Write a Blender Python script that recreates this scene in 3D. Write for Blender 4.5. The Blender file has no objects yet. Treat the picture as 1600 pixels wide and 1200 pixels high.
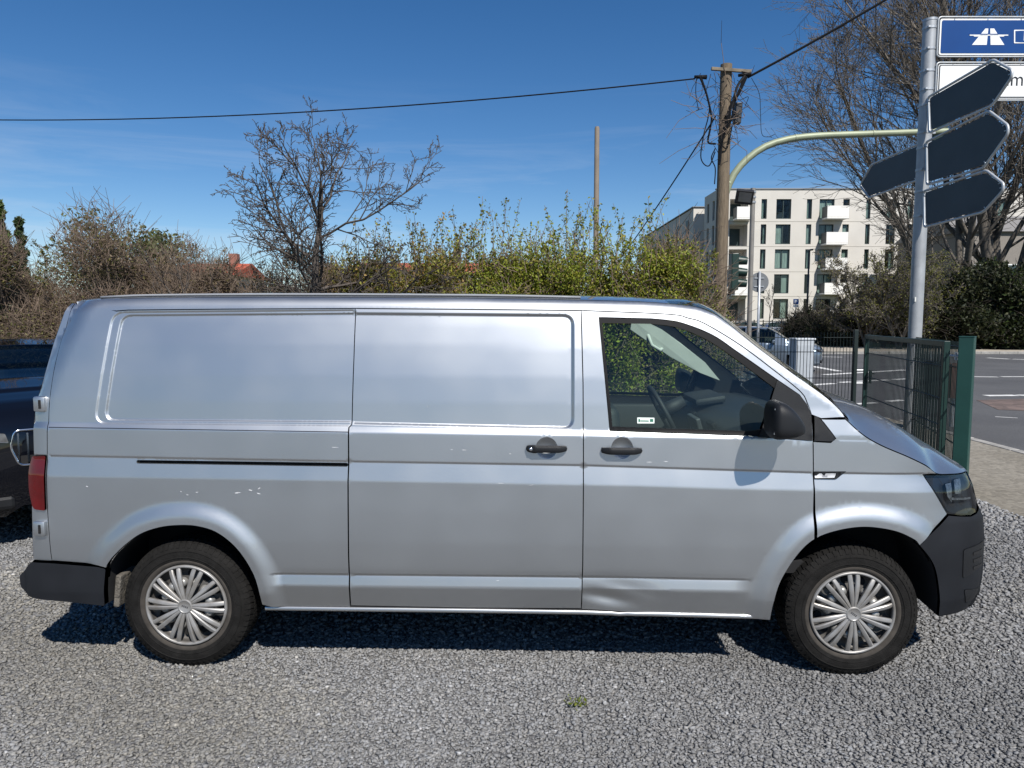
import bpy, bmesh, math, random
import numpy as np
from mathutils import Vector, Matrix
from mathutils.geometry import delaunay_2d_cdt

random.seed(7)
RNG = np.random.default_rng(7)
scene = bpy.context.scene
COL = scene.collection
R = math.radians

# ------------------------------------------------------------------ camera
FPX = 1150.0                                    # focal length in pixels of the 1600 px wide photograph
CAM = np.array([1.79, -3.586, 1.812])
YAW, PIT = R(1.66), R(5.1)
cam_d = bpy.data.cameras.new('camera')
cam_d.sensor_width = 36.0
cam_d.lens = FPX / 1600 * 36.0
cam_d.clip_start, cam_d.clip_end = 0.05, 3000
cam = bpy.data.objects.new('camera', cam_d)
COL.objects.link(cam)
cam.location = CAM
cam.rotation_euler = (math.pi / 2 - PIT, 0, YAW)
scene.camera = cam

# ------------------------------------------------------------------ sky, sun, exposure
SUN_EL, SUN_AZ = R(47.0), R(24.0)               # azimuth: from -Y (behind the camera) towards +X
to_sun = Vector((math.sin(SUN_AZ) * math.cos(SUN_EL), -math.cos(SUN_AZ) * math.cos(SUN_EL), math.sin(SUN_EL)))
world = bpy.data.worlds.new('World')
scene.world = world
world.use_nodes = True
wn, wl = world.node_tree.nodes, world.node_tree.links
wn.clear()
w_out = wn.new('ShaderNodeOutputWorld')
w_bg = wn.new('ShaderNodeBackground')
w_sky = wn.new('ShaderNodeTexSky')
w_sky.sky_type = 'NISHITA'
w_sky.sun_disc = False
w_sky.sun_elevation = SUN_EL
w_sky.sun_rotation = math.atan2(to_sun.x, to_sun.y)
w_sky.altitude = 1500
w_sky.air_density = 1.0
w_sky.dust_density = 0.2
w_sky.ozone_density = 1.6
w_bg.inputs['Strength'].default_value = 0.08
# thin cirrus streaks: a little white over the sky colour, stretched along the horizon
w_tc = wn.new('ShaderNodeTexCoord')
w_map = wn.new('ShaderNodeMapping')
w_map.inputs['Scale'].default_value = (1.6, 1.6, 16.0)
w_map.inputs['Rotation'].default_value = (R(4), R(-5), 0)
w_noise = wn.new('ShaderNodeTexNoise')
w_noise.inputs['Scale'].default_value = 1.5
w_noise.inputs['Detail'].default_value = 6
w_noise.inputs['Roughness'].default_value = 0.62
w_noise.inputs['Distortion'].default_value = 0.5
w_ramp = wn.new('ShaderNodeValToRGB')
w_ramp.color_ramp.elements[0].position = 0.47
w_ramp.color_ramp.elements[0].color = (0, 0, 0, 1)
w_ramp.color_ramp.elements[1].position = 0.74
w_ramp.color_ramp.elements[1].color = (0.32, 0.32, 0.32, 1)
w_mix = wn.new('ShaderNodeMixRGB')
w_mix.inputs['Color2'].default_value = (7.0, 7.6, 8.4, 1)
w_sep = wn.new('ShaderNodeSeparateXYZ')
w_hz = wn.new('ShaderNodeMapRange')             # cirrus lie low in the sky
w_hz.inputs['From Min'].default_value = 0.30
w_hz.inputs['From Max'].default_value = 0.10
w_mul = wn.new('ShaderNodeMath')
w_mul.operation = 'MULTIPLY'
wl.new(w_tc.outputs['Generated'], w_map.inputs['Vector'])
wl.new(w_tc.outputs['Generated'], w_sep.inputs['Vector'])
wl.new(w_sep.outputs['Z'], w_hz.inputs['Value'])
wl.new(w_map.outputs['Vector'], w_noise.inputs['Vector'])
wl.new(w_noise.outputs['Fac'], w_ramp.inputs['Fac'])
wl.new(w_ramp.outputs['Color'], w_mul.inputs[0])
wl.new(w_hz.outputs['Result'], w_mul.inputs[1])
wl.new(w_mul.outputs['Value'], w_mix.inputs['Fac'])
w_hsv = wn.new('ShaderNodeHueSaturation')
w_hsv.inputs['Saturation'].default_value = 1.33
w_hsv.inputs['Hue'].default_value = 0.504
wl.new(w_sky.outputs['Color'], w_hsv.inputs['Color'])
wl.new(w_hsv.outputs['Color'], w_mix.inputs['Color1'])
wl.new(w_mix.outputs['Color'], w_bg.inputs['Color'])
wl.new(w_bg.outputs['Background'], w_out.inputs['Surface'])

sun_d = bpy.data.lights.new('sun', 'SUN')
sun_d.energy = 4.8
sun_d.angle = R(0.53)
sun_d.color = (1.0, 0.955, 0.89)
sun = bpy.data.objects.new('sun', sun_d)
COL.objects.link(sun)
sun.location = (10, -20, 25)
sun.rotation_euler = to_sun.to_track_quat('Z', 'Y').to_euler()

vs = scene.view_settings
vs.view_transform = 'Standard'
vs.look = 'None'
vs.exposure = 0.36
vs.gamma = 1.0
vs.use_curve_mapping = False
scene.render.engine = 'CYCLES'
scene.cycles.use_denoising = True
scene.cycles.max_bounces = 8
scene.cycles.transparent_max_bounces = 16
scene.cycles.caustics_reflective = False
scene.cycles.caustics_refractive = False

# ------------------------------------------------------------------ picture -> place helpers
_r = np.array([math.cos(YAW), math.sin(YAW), 0.0])
_F = np.array([-math.sin(YAW) * math.cos(PIT), math.cos(YAW) * math.cos(PIT), -math.sin(PIT)])
_u = np.cross(_r, _F)


def ray(px, py):
    return _F + _r * ((px - 800.0) / FPX) + _u * ((600.0 - py) / FPX)


def on_y(px, py, Y):
    """point on the upright plane y = Y (parallel to the van's side)"""
    d = ray(px, py)
    return CAM + d * ((Y - CAM[1]) / d[1])


def on_z(px, py, Z=0.0):
    d = ray(px, py)
    return CAM + d * ((Z - CAM[2]) / d[2])


def at_d(px, py, D):
    """point at horizontal distance D along the viewing direction"""
    d = ray(px, py)
    return CAM + d * (D / (d[0] * -math.sin(YAW) + d[1] * math.cos(YAW)))


# ------------------------------------------------------------------ materials
MATS = {}


def mat(name, col=(0.5, 0.5, 0.5), rough=0.6, metal=0.0, coat=0.0, var=0.0, vscale=8.0, bump=0.0, bscale=60.0,
        spec=0.5, col2=None, stretch=None, attr=None, transl=0.0, detail=5.0, emit=None):
    if name in MATS:
        return MATS[name]
    m = bpy.data.materials.new(name)
    m.use_nodes = True
    n, l = m.node_tree.nodes, m.node_tree.links
    b = n['Principled BSDF']
    b.inputs['Base Color'].default_value = (*col, 1)
    b.inputs['Roughness'].default_value = rough
    b.inputs['Metallic'].default_value = metal
    b.inputs['Specular IOR Level'].default_value = spec
    b.inputs['Coat Weight'].default_value = coat
    b.inputs['Coat Roughness'].default_value = 0.03
    vec = None
    if var or bump or col2:
        tc = n.new('ShaderNodeTexCoord')
        vec = tc.outputs['Object']
        if stretch:
            mp = n.new('ShaderNodeMapping')
            mp.inputs['Scale'].default_value = stretch
            l.new(vec, mp.inputs['Vector'])
            vec = mp.outputs['Vector']
    if var or col2:
        nz = n.new('ShaderNodeTexNoise')
        nz.inputs['Scale'].default_value = vscale
        nz.inputs['Detail'].default_value = detail
        l.new(vec, nz.inputs['Vector'])
        rp = n.new('ShaderNodeValToRGB')
        rp.color_ramp.elements[0].position, rp.color_ramp.elements[1].position = 0.3, 0.7
        c2 = col2 or tuple(min(1, c * (1 + var)) for c in col)
        c1 = col if col2 else tuple(c * (1 - var) for c in col)
        rp.color_ramp.elements[0].color = (*c1, 1)
        rp.color_ramp.elements[1].color = (*c2, 1)
        l.new(nz.outputs['Fac'], rp.inputs['Fac'])
        l.new(rp.outputs['Color'], b.inputs['Base Color'])
        base_out = rp.outputs['Color']
    if attr:                                       # per-piece tint stored on the mesh
        at = n.new('ShaderNodeAttribute')
        at.attribute_name = attr
        if var or col2:
            mx = n.new('ShaderNodeMixRGB')
            mx.blend_type = 'MULTIPLY'
            mx.inputs['Fac'].default_value = 1
            l.new(base_out, mx.inputs['Color1'])
            l.new(at.outputs['Color'], mx.inputs['Color2'])
            l.new(mx.outputs['Color'], b.inputs['Base Color'])
        else:
            l.new(at.outputs['Color'], b.inputs['Base Color'])
    if bump:
        bz = n.new('ShaderNodeTexNoise')
        bz.inputs['Scale'].default_value = bscale
        bz.inputs['Detail'].default_value = 4
        l.new(vec, bz.inputs['Vector'])
        bp = n.new('ShaderNodeBump')
        bp.inputs['Strength'].default_value = bump
        bp.inputs['Distance'].default_value = 0.02
        l.new(bz.outputs['Fac'], bp.inputs['Height'])
        l.new(bp.outputs['Normal'], b.inputs['Normal'])
    if transl:
        tr = n.new('ShaderNodeBsdfTranslucent')
        ms = n.new('ShaderNodeMixShader')
        ms.inputs['Fac'].default_value = transl
        src = b.inputs['Base Color'].links
        if src:
            l.new(src[0].from_socket, tr.inputs['Color'])
        else:
            tr.inputs['Color'].default_value = (*col, 1)
        l.new(b.outputs['BSDF'], ms.inputs[1])
        l.new(tr.outputs['BSDF'], ms.inputs[2])
        l.new(ms.outputs['Shader'], n['Material Output'].inputs['Surface'])
    MATS[name] = m
    return m


def glass_mat(name, tint, rough=0.0, refl=1.0):
    if name in MATS:
        return MATS[name]
    m = bpy.data.materials.new(name)
    m.use_nodes = True
    n, l = m.node_tree.nodes, m.node_tree.links
    n.remove(n['Principled BSDF'])
    t = n.new('ShaderNodeBsdfTransparent')
    t.inputs['Color'].default_value = (*tint, 1)
    g = n.new('ShaderNodeBsdfGlossy')
    g.inputs['Roughness'].default_value = rough
    g.inputs['Color'].default_value = (refl, refl, refl, 1)
    f = n.new('ShaderNodeFresnel')
    ge = n.new('ShaderNodeNewGeometry')            # a single sheet: same reflectance seen from either side
    io = n.new('ShaderNodeMapRange')
    io.inputs['To Min'].default_value, io.inputs['To Max'].default_value = 1.5, 1 / 1.5
    l.new(ge.outputs['Backfacing'], io.inputs['Value'])
    l.new(io.outputs['Result'], f.inputs['IOR'])
    mx = n.new('ShaderNodeMixShader')
    l.new(f.outputs['Fac'], mx.inputs['Fac'])
    l.new(t.outputs['BSDF'], mx.inputs[1])
    l.new(g.outputs['BSDF'], mx.inputs[2])
    l.new(mx.outputs['Shader'], n['Material Output'].inputs['Surface'])
    MATS[name] = m
    return m


# ------------------------------------------------------------------ object helpers
def link(o, parent=None):
    COL.objects.link(o)
    if parent is not None:
        o.parent = parent
    return o


def tag(o, label=None, cat=None, group=None, kind=None):
    if label:
        o['label'] = label
    if cat:
        o['category'] = cat
    if group:
        o['group'] = group
    if kind:
        o['kind'] = kind
    return o


def thing(name, label, cat, loc=(0, 0, 0), rz=0.0, group=None):
    o = bpy.data.objects.new(name, None)
    o.empty_display_size = 0.2
    o.location = loc
    o.rotation_euler = (0, 0, rz)
    link(o)
    return tag(o, label, cat, group)


def mesh_obj(name, verts, faces, m, parent=None, smooth=False, normals=None, local=True):
    """verts are in world space unless parent coordinates are wanted (local=True keeps them as given)"""
    me = bpy.data.meshes.new(name)
    v = np.asarray(verts, dtype=float).reshape(-1, 3)
    if parent is not None and not local:
        inv = np.array(parent_matrix(parent).inverted())
        v = v @ inv[:3, :3].T + inv[:3, 3]
    me.from_pydata(v.tolist(), [], faces if isinstance(faces, list) else faces.tolist())
    if m is not None:
        for mm in (m if isinstance(m, (list, tuple)) else [m]):
            me.materials.append(mm)
    if smooth:
        me.polygons.foreach_set('use_smooth', [True] * len(me.polygons))
    me.update()
    if normals is not None:
        nn = np.asarray(normals, dtype=float)
        me.normals_split_custom_set_from_vertices(nn.tolist())
    return link(bpy.data.objects.new(name, me), parent)


def parent_matrix(o):
    mtx = Matrix.Translation(o.location) @ o.rotation_euler.to_matrix().to_4x4()
    return (parent_matrix(o.parent) @ mtx) if o.parent else mtx


def big_mesh(name, verts, tris, m, parent=None, color=None, smooth=False, quads=False):
    """fast path for large numpy meshes; color = one rgb per face"""
    me = bpy.data.meshes.new(name)
    v = np.ascontiguousarray(verts, dtype=np.float32)
    f = np.ascontiguousarray(tris, dtype=np.int32)
    k = f.shape[1]
    me.vertices.add(len(v))
    me.vertices.foreach_set('co', v.ravel())
    me.loops.add(f.size)
    me.loops.foreach_set('vertex_index', f.ravel())
    me.polygons.add(len(f))
    me.polygons.foreach_set('loop_start', np.arange(0, f.size, k, dtype=np.int32))
    if smooth:
        me.polygons.foreach_set('use_smooth', np.ones(len(f), dtype=bool))
    me.update(calc_edges=True)
    if color is not None:
        at = me.attributes.new('tint', 'FLOAT_COLOR', 'FACE')
        c = np.ones((len(f), 4), dtype=np.float32)
        c[:, :3] = color
        at.data.foreach_set('color', c.ravel())
    me.materials.append(m)
    me.validate()
    return link(bpy.data.objects.new(name, me), parent)


class MB:
    """collects simple shapes into one mesh"""

    def __init__(self):
        self.v, self.f = [], []

    def add(self, vs, fs):
        o = len(self.v)
        self.v += [tuple(float(c) for c in p) for p in vs]
        self.f += [tuple(i + o for i in f) for f in fs]
        return self

    def box(self, c, s, rz=0.0, rx=0.0, ry=0.0, bev=0.0):
        bm = bmesh.new()
        bmesh.ops.create_cube(bm, size=1.0)
        for v in bm.verts:
            v.co = Vector((v.co.x * s[0], v.co.y * s[1], v.co.z * s[2]))
        if bev:
            bmesh.ops.bevel(bm, geom=list(bm.edges), offset=bev, segments=2, affect='EDGES', profile=0.5)
        mt = Matrix.Translation(c) @ Matrix.Rotation(rz, 4, 'Z') @ Matrix.Rotation(ry, 4, 'Y') @ Matrix.Rotation(rx, 4, 'X')
        bm.verts.index_update()
        self.add([mt @ v.co for v in bm.verts], [[v.index for v in f.verts] for f in bm.faces])
        bm.free()
        return self

    def tube(self, pts, rad, n=8, cap=True):
        pts = [Vector(p) for p in pts]
        rads = rad if isinstance(rad, (list, tuple)) else [rad] * len(pts)
        rings, up = [], None
        o = len(self.v)
        for i, p in enumerate(pts):
            t = (pts[min(i + 1, len(pts) - 1)] - pts[max(i - 1, 0)]).normalized()
            if up is None:
                up = Vector((0, 0, 1)) if abs(t.z) < 0.9 else Vector((1, 0, 0))
            a = t.cross(up)
            a = a.normalized() if a.length > 1e-6 else t.orthogonal().normalized()
            b = a.cross(t).normalized()
            up = b
            for k in range(n):
                w = 2 * math.pi * k / n
                self.v.append(tuple(p + (a * math.cos(w) + b * math.sin(w)) * rads[i]))
        for i in range(len(pts) - 1):
            for k in range(n):
                k2 = (k + 1) % n
                self.f.append((o + i * n + k, o + i * n + k2, o + (i + 1) * n + k2, o + (i + 1) * n + k))
        if cap:
            self.f.append(tuple(o + k for k in range(n))[::-1])
            self.f.append(tuple(o + (len(pts) - 1) * n + k for k in range(n)))
        return self

    def prism(self, poly, a, b, frame):
        """poly: 2-D points; frame(u, v, w) -> 3-D; extruded from w=a to w=b"""
        n = len(poly)
        o = len(self.v)
        for w in (a, b):
            self.v += [tuple(float(c) for c in frame(p[0], p[1], w)) for p in poly]
        self.f.append(tuple(o + i for i in range(n)))
        self.f.append(tuple(o + n + i for i in range(n))[::-1])
        for i in range(n):
            j = (i + 1) % n
            self.f.append((o + j, o + i, o + n + i, o + n + j))
        return self

    def lathe(self, prof, n, frame, a0=0.0, a1=2 * math.pi):
        """prof: (radius, w) pairs; frame(x, y, w)"""
        o = len(self.v)
        full = abs(a1 - a0 - 2 * math.pi) < 1e-6
        cnt = n if full else n + 1
        for k in range(cnt):
            w = a0 + (a1 - a0) * k / n
            for (r, h) in prof:
                self.v.append(tuple(float(c) for c in frame(r * math.cos(w), r * math.sin(w), h)))
        m_ = len(prof)
        for k in range(n):
            k2 = (k + 1) % cnt
            for i in range(m_ - 1):
                self.f.append((o + k * m_ + i, o + k2 * m_ + i, o + k2 * m_ + i + 1, o + k * m_ + i + 1))
        return self

    def build(self, name, m, parent=None, smooth=False, angle=None):
        ob = mesh_obj(name, self.v, [list(f) for f in self.f], m, parent)
        bm = bmesh.new()
        bm.from_mesh(ob.data)
        bmesh.ops.recalc_face_normals(bm, faces=bm.faces)
        bm.to_mesh(ob.data)
        bm.free()
        if smooth:
            ob.data.polygons.foreach_set('use_smooth', [True] * len(ob.data.polygons))
            if angle:
                ob.data.set_sharp_from_angle(angle=R(angle))
        return ob


def smoothstep(e0, e1, x):
    t = np.clip((x - e0) / (e1 - e0), 0, 1)
    return t * t * (3 - 2 * t)


def catmull(pts, step):
    """dense smooth polyline through 2-D points"""
    p = np.array(pts, float)
    p = np.vstack([2 * p[0] - p[1], p, 2 * p[-1] - p[-2]])
    out = []
    for i in range(1, len(p) - 2):
        n = max(1, int(np.hypot(*(p[i + 1] - p[i])) / step))
        for k in range(n):
            t = k / n
            out.append(0.5 * ((2 * p[i]) + (p[i + 1] - p[i - 1]) * t + (2 * p[i - 1] - 5 * p[i] + 4 * p[i + 1] - p[i + 2]) * t * t
                              + (-p[i - 1] + 3 * p[i] - 3 * p[i + 1] + p[i + 2]) * t ** 3))
    out.append(p[-2])
    return [tuple(q) for q in out]


def resample(pts, step):
    out = []
    for a, b in zip(pts[:-1], pts[1:]):
        n = max(1, int(math.hypot(b[0] - a[0], b[1] - a[1]) / step))
        out += [(a[0] + (b[0] - a[0]) * k / n, a[1] + (b[1] - a[1]) * k / n) for k in range(n)]
    out.append(pts[-1])
    return out


def seg_dist(P, poly, closed=False):
    """distance of many 2-D points to a polyline"""
    poly = np.asarray(poly, float)
    A = poly if closed else poly[:-1]
    B = np.roll(poly, -1, 0) if closed else poly[1:]
    best = np.full(len(P), 1e9)
    for a, b in zip(A, B):
        ab = b - a
        L = ab @ ab
        if L < 1e-14:
            continue
        t = np.clip(((P - a) @ ab) / L, 0, 1)
        d = P - a - t[:, None] * ab
        best = np.minimum(best, d[:, 0] ** 2 + d[:, 1] ** 2)
    return np.sqrt(best)


def inside(P, poly):
    poly = np.asarray(poly, float)
    r = np.zeros(len(P), bool)
    A, B = poly, np.roll(poly, -1, 0)
    for a, b in zip(A, B):
        if a[1] == b[1]:
            continue
        c = (a[1] > P[:, 1]) != (b[1] > P[:, 1])
        xi = (b[0] - a[0]) * (P[:, 1] - a[1]) / (b[1] - a[1]) + a[0]
        r ^= c & (P[:, 0] < xi)
    return r


def rounded(poly, rad, n=6):
    """round the corners of a 2-D polygon; rad one value or a list"""
    out = []
    N = len(poly)
    for i in range(N):
        p0, p1, p2 = (np.array(poly[(i + k) % N], float) for k in (-1, 0, 1))
        r = rad[i] if isinstance(rad, (list, tuple)) else rad
        if r <= 0:
            out.append(tuple(p1))
            continue
        a, b = p0 - p1, p2 - p1
        r_ = min(r, 0.45 * np.hypot(*a), 0.45 * np.hypot(*b))
        a, b = p1 + a / np.hypot(*a) * r_, p1 + b / np.hypot(*b) * r_
        for k in range(n + 1):
            t = k / n
            out.append(tuple((1 - t) ** 2 * a + 2 * t * (1 - t) * p1 + t * t * b))
    return out
# ================================================================== ground, road, pavement
def W(X, D, z=0.0):
    """X metres to the right of the camera, D metres ahead of it (level), height z"""
    return np.array([CAM[0] + X * math.cos(YAW) - D * math.sin(YAW), CAM[1] + X * math.sin(YAW) + D * math.cos(YAW), z])


def flat(name, pts, z, m, kind='structure', parent=None, sub=None):
    V = [(*W(X, D)[:2], z) for X, D in pts]
    o = mesh_obj(name, V, [list(range(len(V)))], m, parent)
    if parent is None:
        tag(o, kind=kind)
    return o


def speckle_mat(name, c_lo, c_hi, scale, bump, fine=0, stain=None, rough=.92):
    """crushed-stone / asphalt surface: cells of varied grey with relief, plus broad stains"""
    m = bpy.data.materials.new(name)
    m.use_nodes = True
    n, l = m.node_tree.nodes, m.node_tree.links
    b = n['Principled BSDF']
    b.inputs['Roughness'].default_value = rough
    tc = n.new('ShaderNodeTexCoord')
    vo = n.new('ShaderNodeTexVoronoi')
    vo.inputs['Scale'].default_value = scale
    rp = n.new('ShaderNodeValToRGB')
    rp.color_ramp.elements[0].color = (*c_lo, 1)
    rp.color_ramp.elements[1].color = (*c_hi, 1)
    sp = n.new('ShaderNodeSeparateColor')
    l.new(tc.outputs['Object'], vo.inputs['Vector'])
    l.new(vo.outputs['Color'], sp.inputs['Color'])
    l.new(sp.outputs['Red'], rp.inputs['Fac'])
    nz = n.new('ShaderNodeTexNoise')
    nz.inputs['Scale'].default_value = .45
    nz.inputs['Detail'].default_value = 7
    l.new(tc.outputs['Object'], nz.inputs['Vector'])
    r2 = n.new('ShaderNodeValToRGB')
    r2.color_ramp.elements[0].position, r2.color_ramp.elements[1].position = .3, .72
    r2.color_ramp.elements[0].color = (*(stain or (.72, .71, .70)), 1)
    r2.color_ramp.elements[1].color = (1, 1, 1, 1)
    l.new(nz.outputs['Fac'], r2.inputs['Fac'])
    mx = n.new('ShaderNodeMixRGB')
    mx.blend_type = 'MULTIPLY'
    mx.inputs['Fac'].default_value = 1
    l.new(rp.outputs['Color'], mx.inputs['Color1'])
    l.new(r2.outputs['Color'], mx.inputs['Color2'])
    l.new(mx.outputs['Color'], b.inputs['Base Color'])
    bp = n.new('ShaderNodeBump')
    bp.inputs['Strength'].default_value = bump
    bp.inputs['Distance'].default_value = .01
    l.new(vo.outputs['Distance'], bp.inputs['Height'])
    bp.invert = True
    l.new(bp.outputs['Normal'], b.inputs['Normal'])
    return m


gravel_m = speckle_mat('gravel', (.10, .10, .105), (.30, .30, .295), 62, 1.0)
asphalt_m = speckle_mat('asphalt', (.065, .066, .068), (.125, .125, .127), 90, .3, stain=(.70, .70, .72))
pave_m = speckle_mat('pavement', (.20, .183, .152), (.31, .285, .24), 22, .35, stain=(.62, .60, .56))
kerb_m = mat('kerb_stone', (.30, .29, .27), .85, var=.25, vscale=6, bump=.4, bscale=60)
far_pave_m = mat('far_pavement', (.36, .32, .26), .9, var=.2, vscale=1.5)
mark_m = mat('road_paint', (.62, .62, .60), .7, var=.22, vscale=5)
soil_m = mat('bare_soil', (.16, .13, .09), .95, var=.4, vscale=2.5, bump=.8, bscale=30)

# one great sheet to the horizon (grassy waste ground), everything else lies on it
flat('ground', [(-1500, -1500), (1500, -1500), (1500, 1500), (-1500, 1500)], -.135, mat('waste_ground', (.10, .10, .05), .95, var=.4, vscale=.3))
PX = 4.45                                         # the plot's boundary line, to the right of the camera
gravel_lot = flat('gravel_lot', [(-60, -60), (PX + .1, -60), (PX + .1, 11.4), (-60, 11.4)], 0, gravel_m)
flat('pavement', [(PX + .1, -60), (6.85, -60), (6.85, 13.2), (-60, 13.2), (-60, 11.4), (PX + .1, 11.4)], 0, pave_m)
road = flat('road', [(7.0, -60), (140, -60), (140, 40), (-80, 40), (-80, 13.35), (7.0, 13.35)], -.12, asphalt_m)
flat('far_pavement', [(-80, 40.15), (140, 40.15), (140, 47), (-80, 47)], 0.0, far_pave_m)
flat('grass_verge', [(-80, 47), (140, 47), (140, 82), (-80, 82)], -.004, mat('verge', (.09, .10, .045), .95, var=.5, vscale=.6))
# kerb stones one by one
kerb = thing('kerb', 'row of grey kerb stones edging the pavement at the road', 'kerb', (0, 0, 0))
kerb['kind'] = 'structure'
del kerb['category'], kerb['label']
kb = MB().box((0, 0, 0), (.15, .985, .26), bev=.012)
kmesh = None
def kerb_stone(X, D, rz):
    global kmesh
    p = W(X, D, -.118)
    if kmesh is None:
        o = kb.build('kerb_stone', kerb_m, kerb)
        kmesh = o.data
    else:
        o = link(bpy.data.objects.new('kerb_stone', kmesh), kerb)
    o.location = (p[0], p[1], p[2] + random.uniform(-.003, .003))
    o.rotation_euler = (0, 0, rz + YAW + random.uniform(-.006, .006))
for k in range(12):
    kerb_stone(6.925, 1.5 + k, 0)
for k in range(24):
    kerb_stone(6.35 - k, 13.275, math.pi / 2)
for k in range(44):
    kerb_stone(10 + k, 40.075, math.pi / 2)

# painted lines on the road, found on its surface
def stripe(a, b, w):
    p, q = on_z(*a, -.116), on_z(*b, -.116)
    d = (q - p)[:2]
    d = d / np.hypot(*d)
    n = np.array([-d[1], d[0]]) * w / 2
    V = [(p[0] + n[0], p[1] + n[1], -.116), (p[0] - n[0], p[1] - n[1], -.116), (q[0] - n[0], q[1] - n[1], -.116), (q[0] + n[0], q[1] + n[1], -.116)]
    mesh_obj('road_marking', V, [[0, 1, 2, 3]], mark_m, road)
for a, b, w in [((1543, 559), (1577, 561), .3), ((1582, 561), (1640, 563), .3), ((1522, 588.5), (1559.5, 589), .22), ((1564, 588.5), (1640, 588.5), .22), ((1540, 618), (1588, 617.6), .3),
                ((1592, 617.6), (1660, 617), .3), ((1262, 545), (1288, 549), .35), ((1262, 557), (1316, 558), .3), ((1262, 571), (1312, 580), .3),
                ((1288, 585.4), (1414, 578), .3), ((1262, 602), (1303, 599), .25), ((1312, 597.5), (1330, 596.5), .25), ((1336, 596), (1387, 593.5), .25), ((1396, 593), (1440, 590.5), .25),
                ((1387, 627), (1411, 625), .2), ((1325, 632), (1368, 629), .2), ((1555, 651), (1590, 653), .06)]:
    stripe(a, b, w)
# reddish block-paved strip across the junction mouth
q = [on_z(a, b, -.114) for a, b in ((1526, 625), (1640, 622), (1640, 643), (1560, 640))]
cob = mesh_obj('block_paving', [tuple(p) for p in q], [[0, 1, 2, 3]], speckle_mat('red_blocks', (.10, .075, .065), (.20, .145, .125), 5, .6), road)

# loose crushed stone: every stone its own little solid, joined as one bed
def stones(n_per_m2, x0, x1, y0, y1, smin, smax):
    n = int(n_per_m2 * (x1 - x0) * (y1 - y0))
    c = np.stack([RNG.uniform(x0, x1, n), RNG.uniform(y0, y1, n), np.zeros(n)], 1)
    s = smin + (smax - smin) * RNG.random(n) ** 1.8
    cube = np.array([[i, j, k] for i in (-.5, .5) for j in (-.5, .5) for k in (-.5, .5)])
    v = cube[None] * np.stack([np.ones(n), RNG.uniform(.55, .95, n), RNG.uniform(.35, .7, n)], 1)[:, None, :]
    v = v * (1 + RNG.uniform(-.38, .25, (n, 8, 1))) + RNG.uniform(-.10, .10, (n, 8, 3))
    v = v * s[:, None, None]
    a, t, t2 = RNG.uniform(0, 2 * np.pi, n), RNG.normal(0, .30, n), RNG.normal(0, .30, n)
    ct, st = np.cos(t)[:, None], np.sin(t)[:, None]
    v = np.stack([v[:, :, 0], v[:, :, 1] * ct - v[:, :, 2] * st, v[:, :, 1] * st + v[:, :, 2] * ct], 2)
    ct, st = np.cos(t2)[:, None], np.sin(t2)[:, None]
    v = np.stack([v[:, :, 0] * ct + v[:, :, 2] * st, v[:, :, 1], -v[:, :, 0] * st + v[:, :, 2] * ct], 2)
    ca, sa = np.cos(a)[:, None], np.sin(a)[:, None]
    v = np.stack([v[:, :, 0] * ca - v[:, :, 1] * sa, v[:, :, 0] * sa + v[:, :, 1] * ca, v[:, :, 2]], 2)
    c[:, 2] = s * .10 + RNG.random(n) * .006
    v = v + c[:, None, :]
    q_ = np.array([[0, 1, 3, 2], [4, 6, 7, 5], [0, 4, 5, 1], [2, 3, 7, 6], [0, 2, 6, 4], [1, 5, 7, 3]])
    t3 = np.concatenate([q_[:, [0, 1, 2]], q_[:, [0, 2, 3]]])
    f = (t3[None] + (np.arange(n) * 8)[:, None, None]).reshape(-1, 3)
    g = np.clip(RNG.normal(.200, .032, n), .085, .4)
    g = np.where(RNG.random(n) < .006, .38, g)
    # broad patches: slightly paler where tyres have scattered dust
    patch = 1 + .20 * np.sin(c[:, 0] * 1.3 + 1.7 * np.sin(c[:, 1] * .9)) * np.cos(c[:, 1] * 1.9 + .8 * np.sin(c[:, 0] * 2.1))
    warm = RNG.normal(0, .012, n)
    # trodden earthy patches where fines lie between the stones
    earth = smoothstep(.45, .95, np.sin(c[:, 0] * .83 + 2.0 + 1.1 * np.sin(c[:, 1] * 1.4)) * np.sin(c[:, 1] * 1.1 + 1.3 + .7 * np.cos(c[:, 0] * 1.7)) + RNG.normal(0, .12, n)) * .5
    gp = g * patch
    col = np.stack([gp * (1.0 + warm + .10 * earth), gp * (1 + .02 * earth), gp * (1.0 - warm * 1.5 - .16 * earth)], 1)
    return v.reshape(-1, 3), f, np.repeat(col, 12, axis=0)

parts_ = [stones(6400, -1.6, 5.2, -1.05, .45, .008, .020), stones(2600, -3.2, 6.1, .45, 2.6, .011, .026), stones(900, -4.2, -.6, 2.6, 5.2, .018, .04),
          stones(1500, 3.9, 6.25, 2.6, 4.6, .016, .036)]
V_, F_, C_, o_ = [], [], [], 0
for v, f, c in parts_:
    V_.append(v)
    F_.append(f + o_)
    C_.append(c)
    o_ += len(v)
gr = big_mesh('gravel', np.vstack(V_), np.vstack(F_), mat('gravel_stone', (.25, .25, .25), .85, attr='tint'), color=np.vstack(C_))
tag(gr, 'loose grey crushed stone covering the parking plot', 'gravel', kind='stuff')
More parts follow.
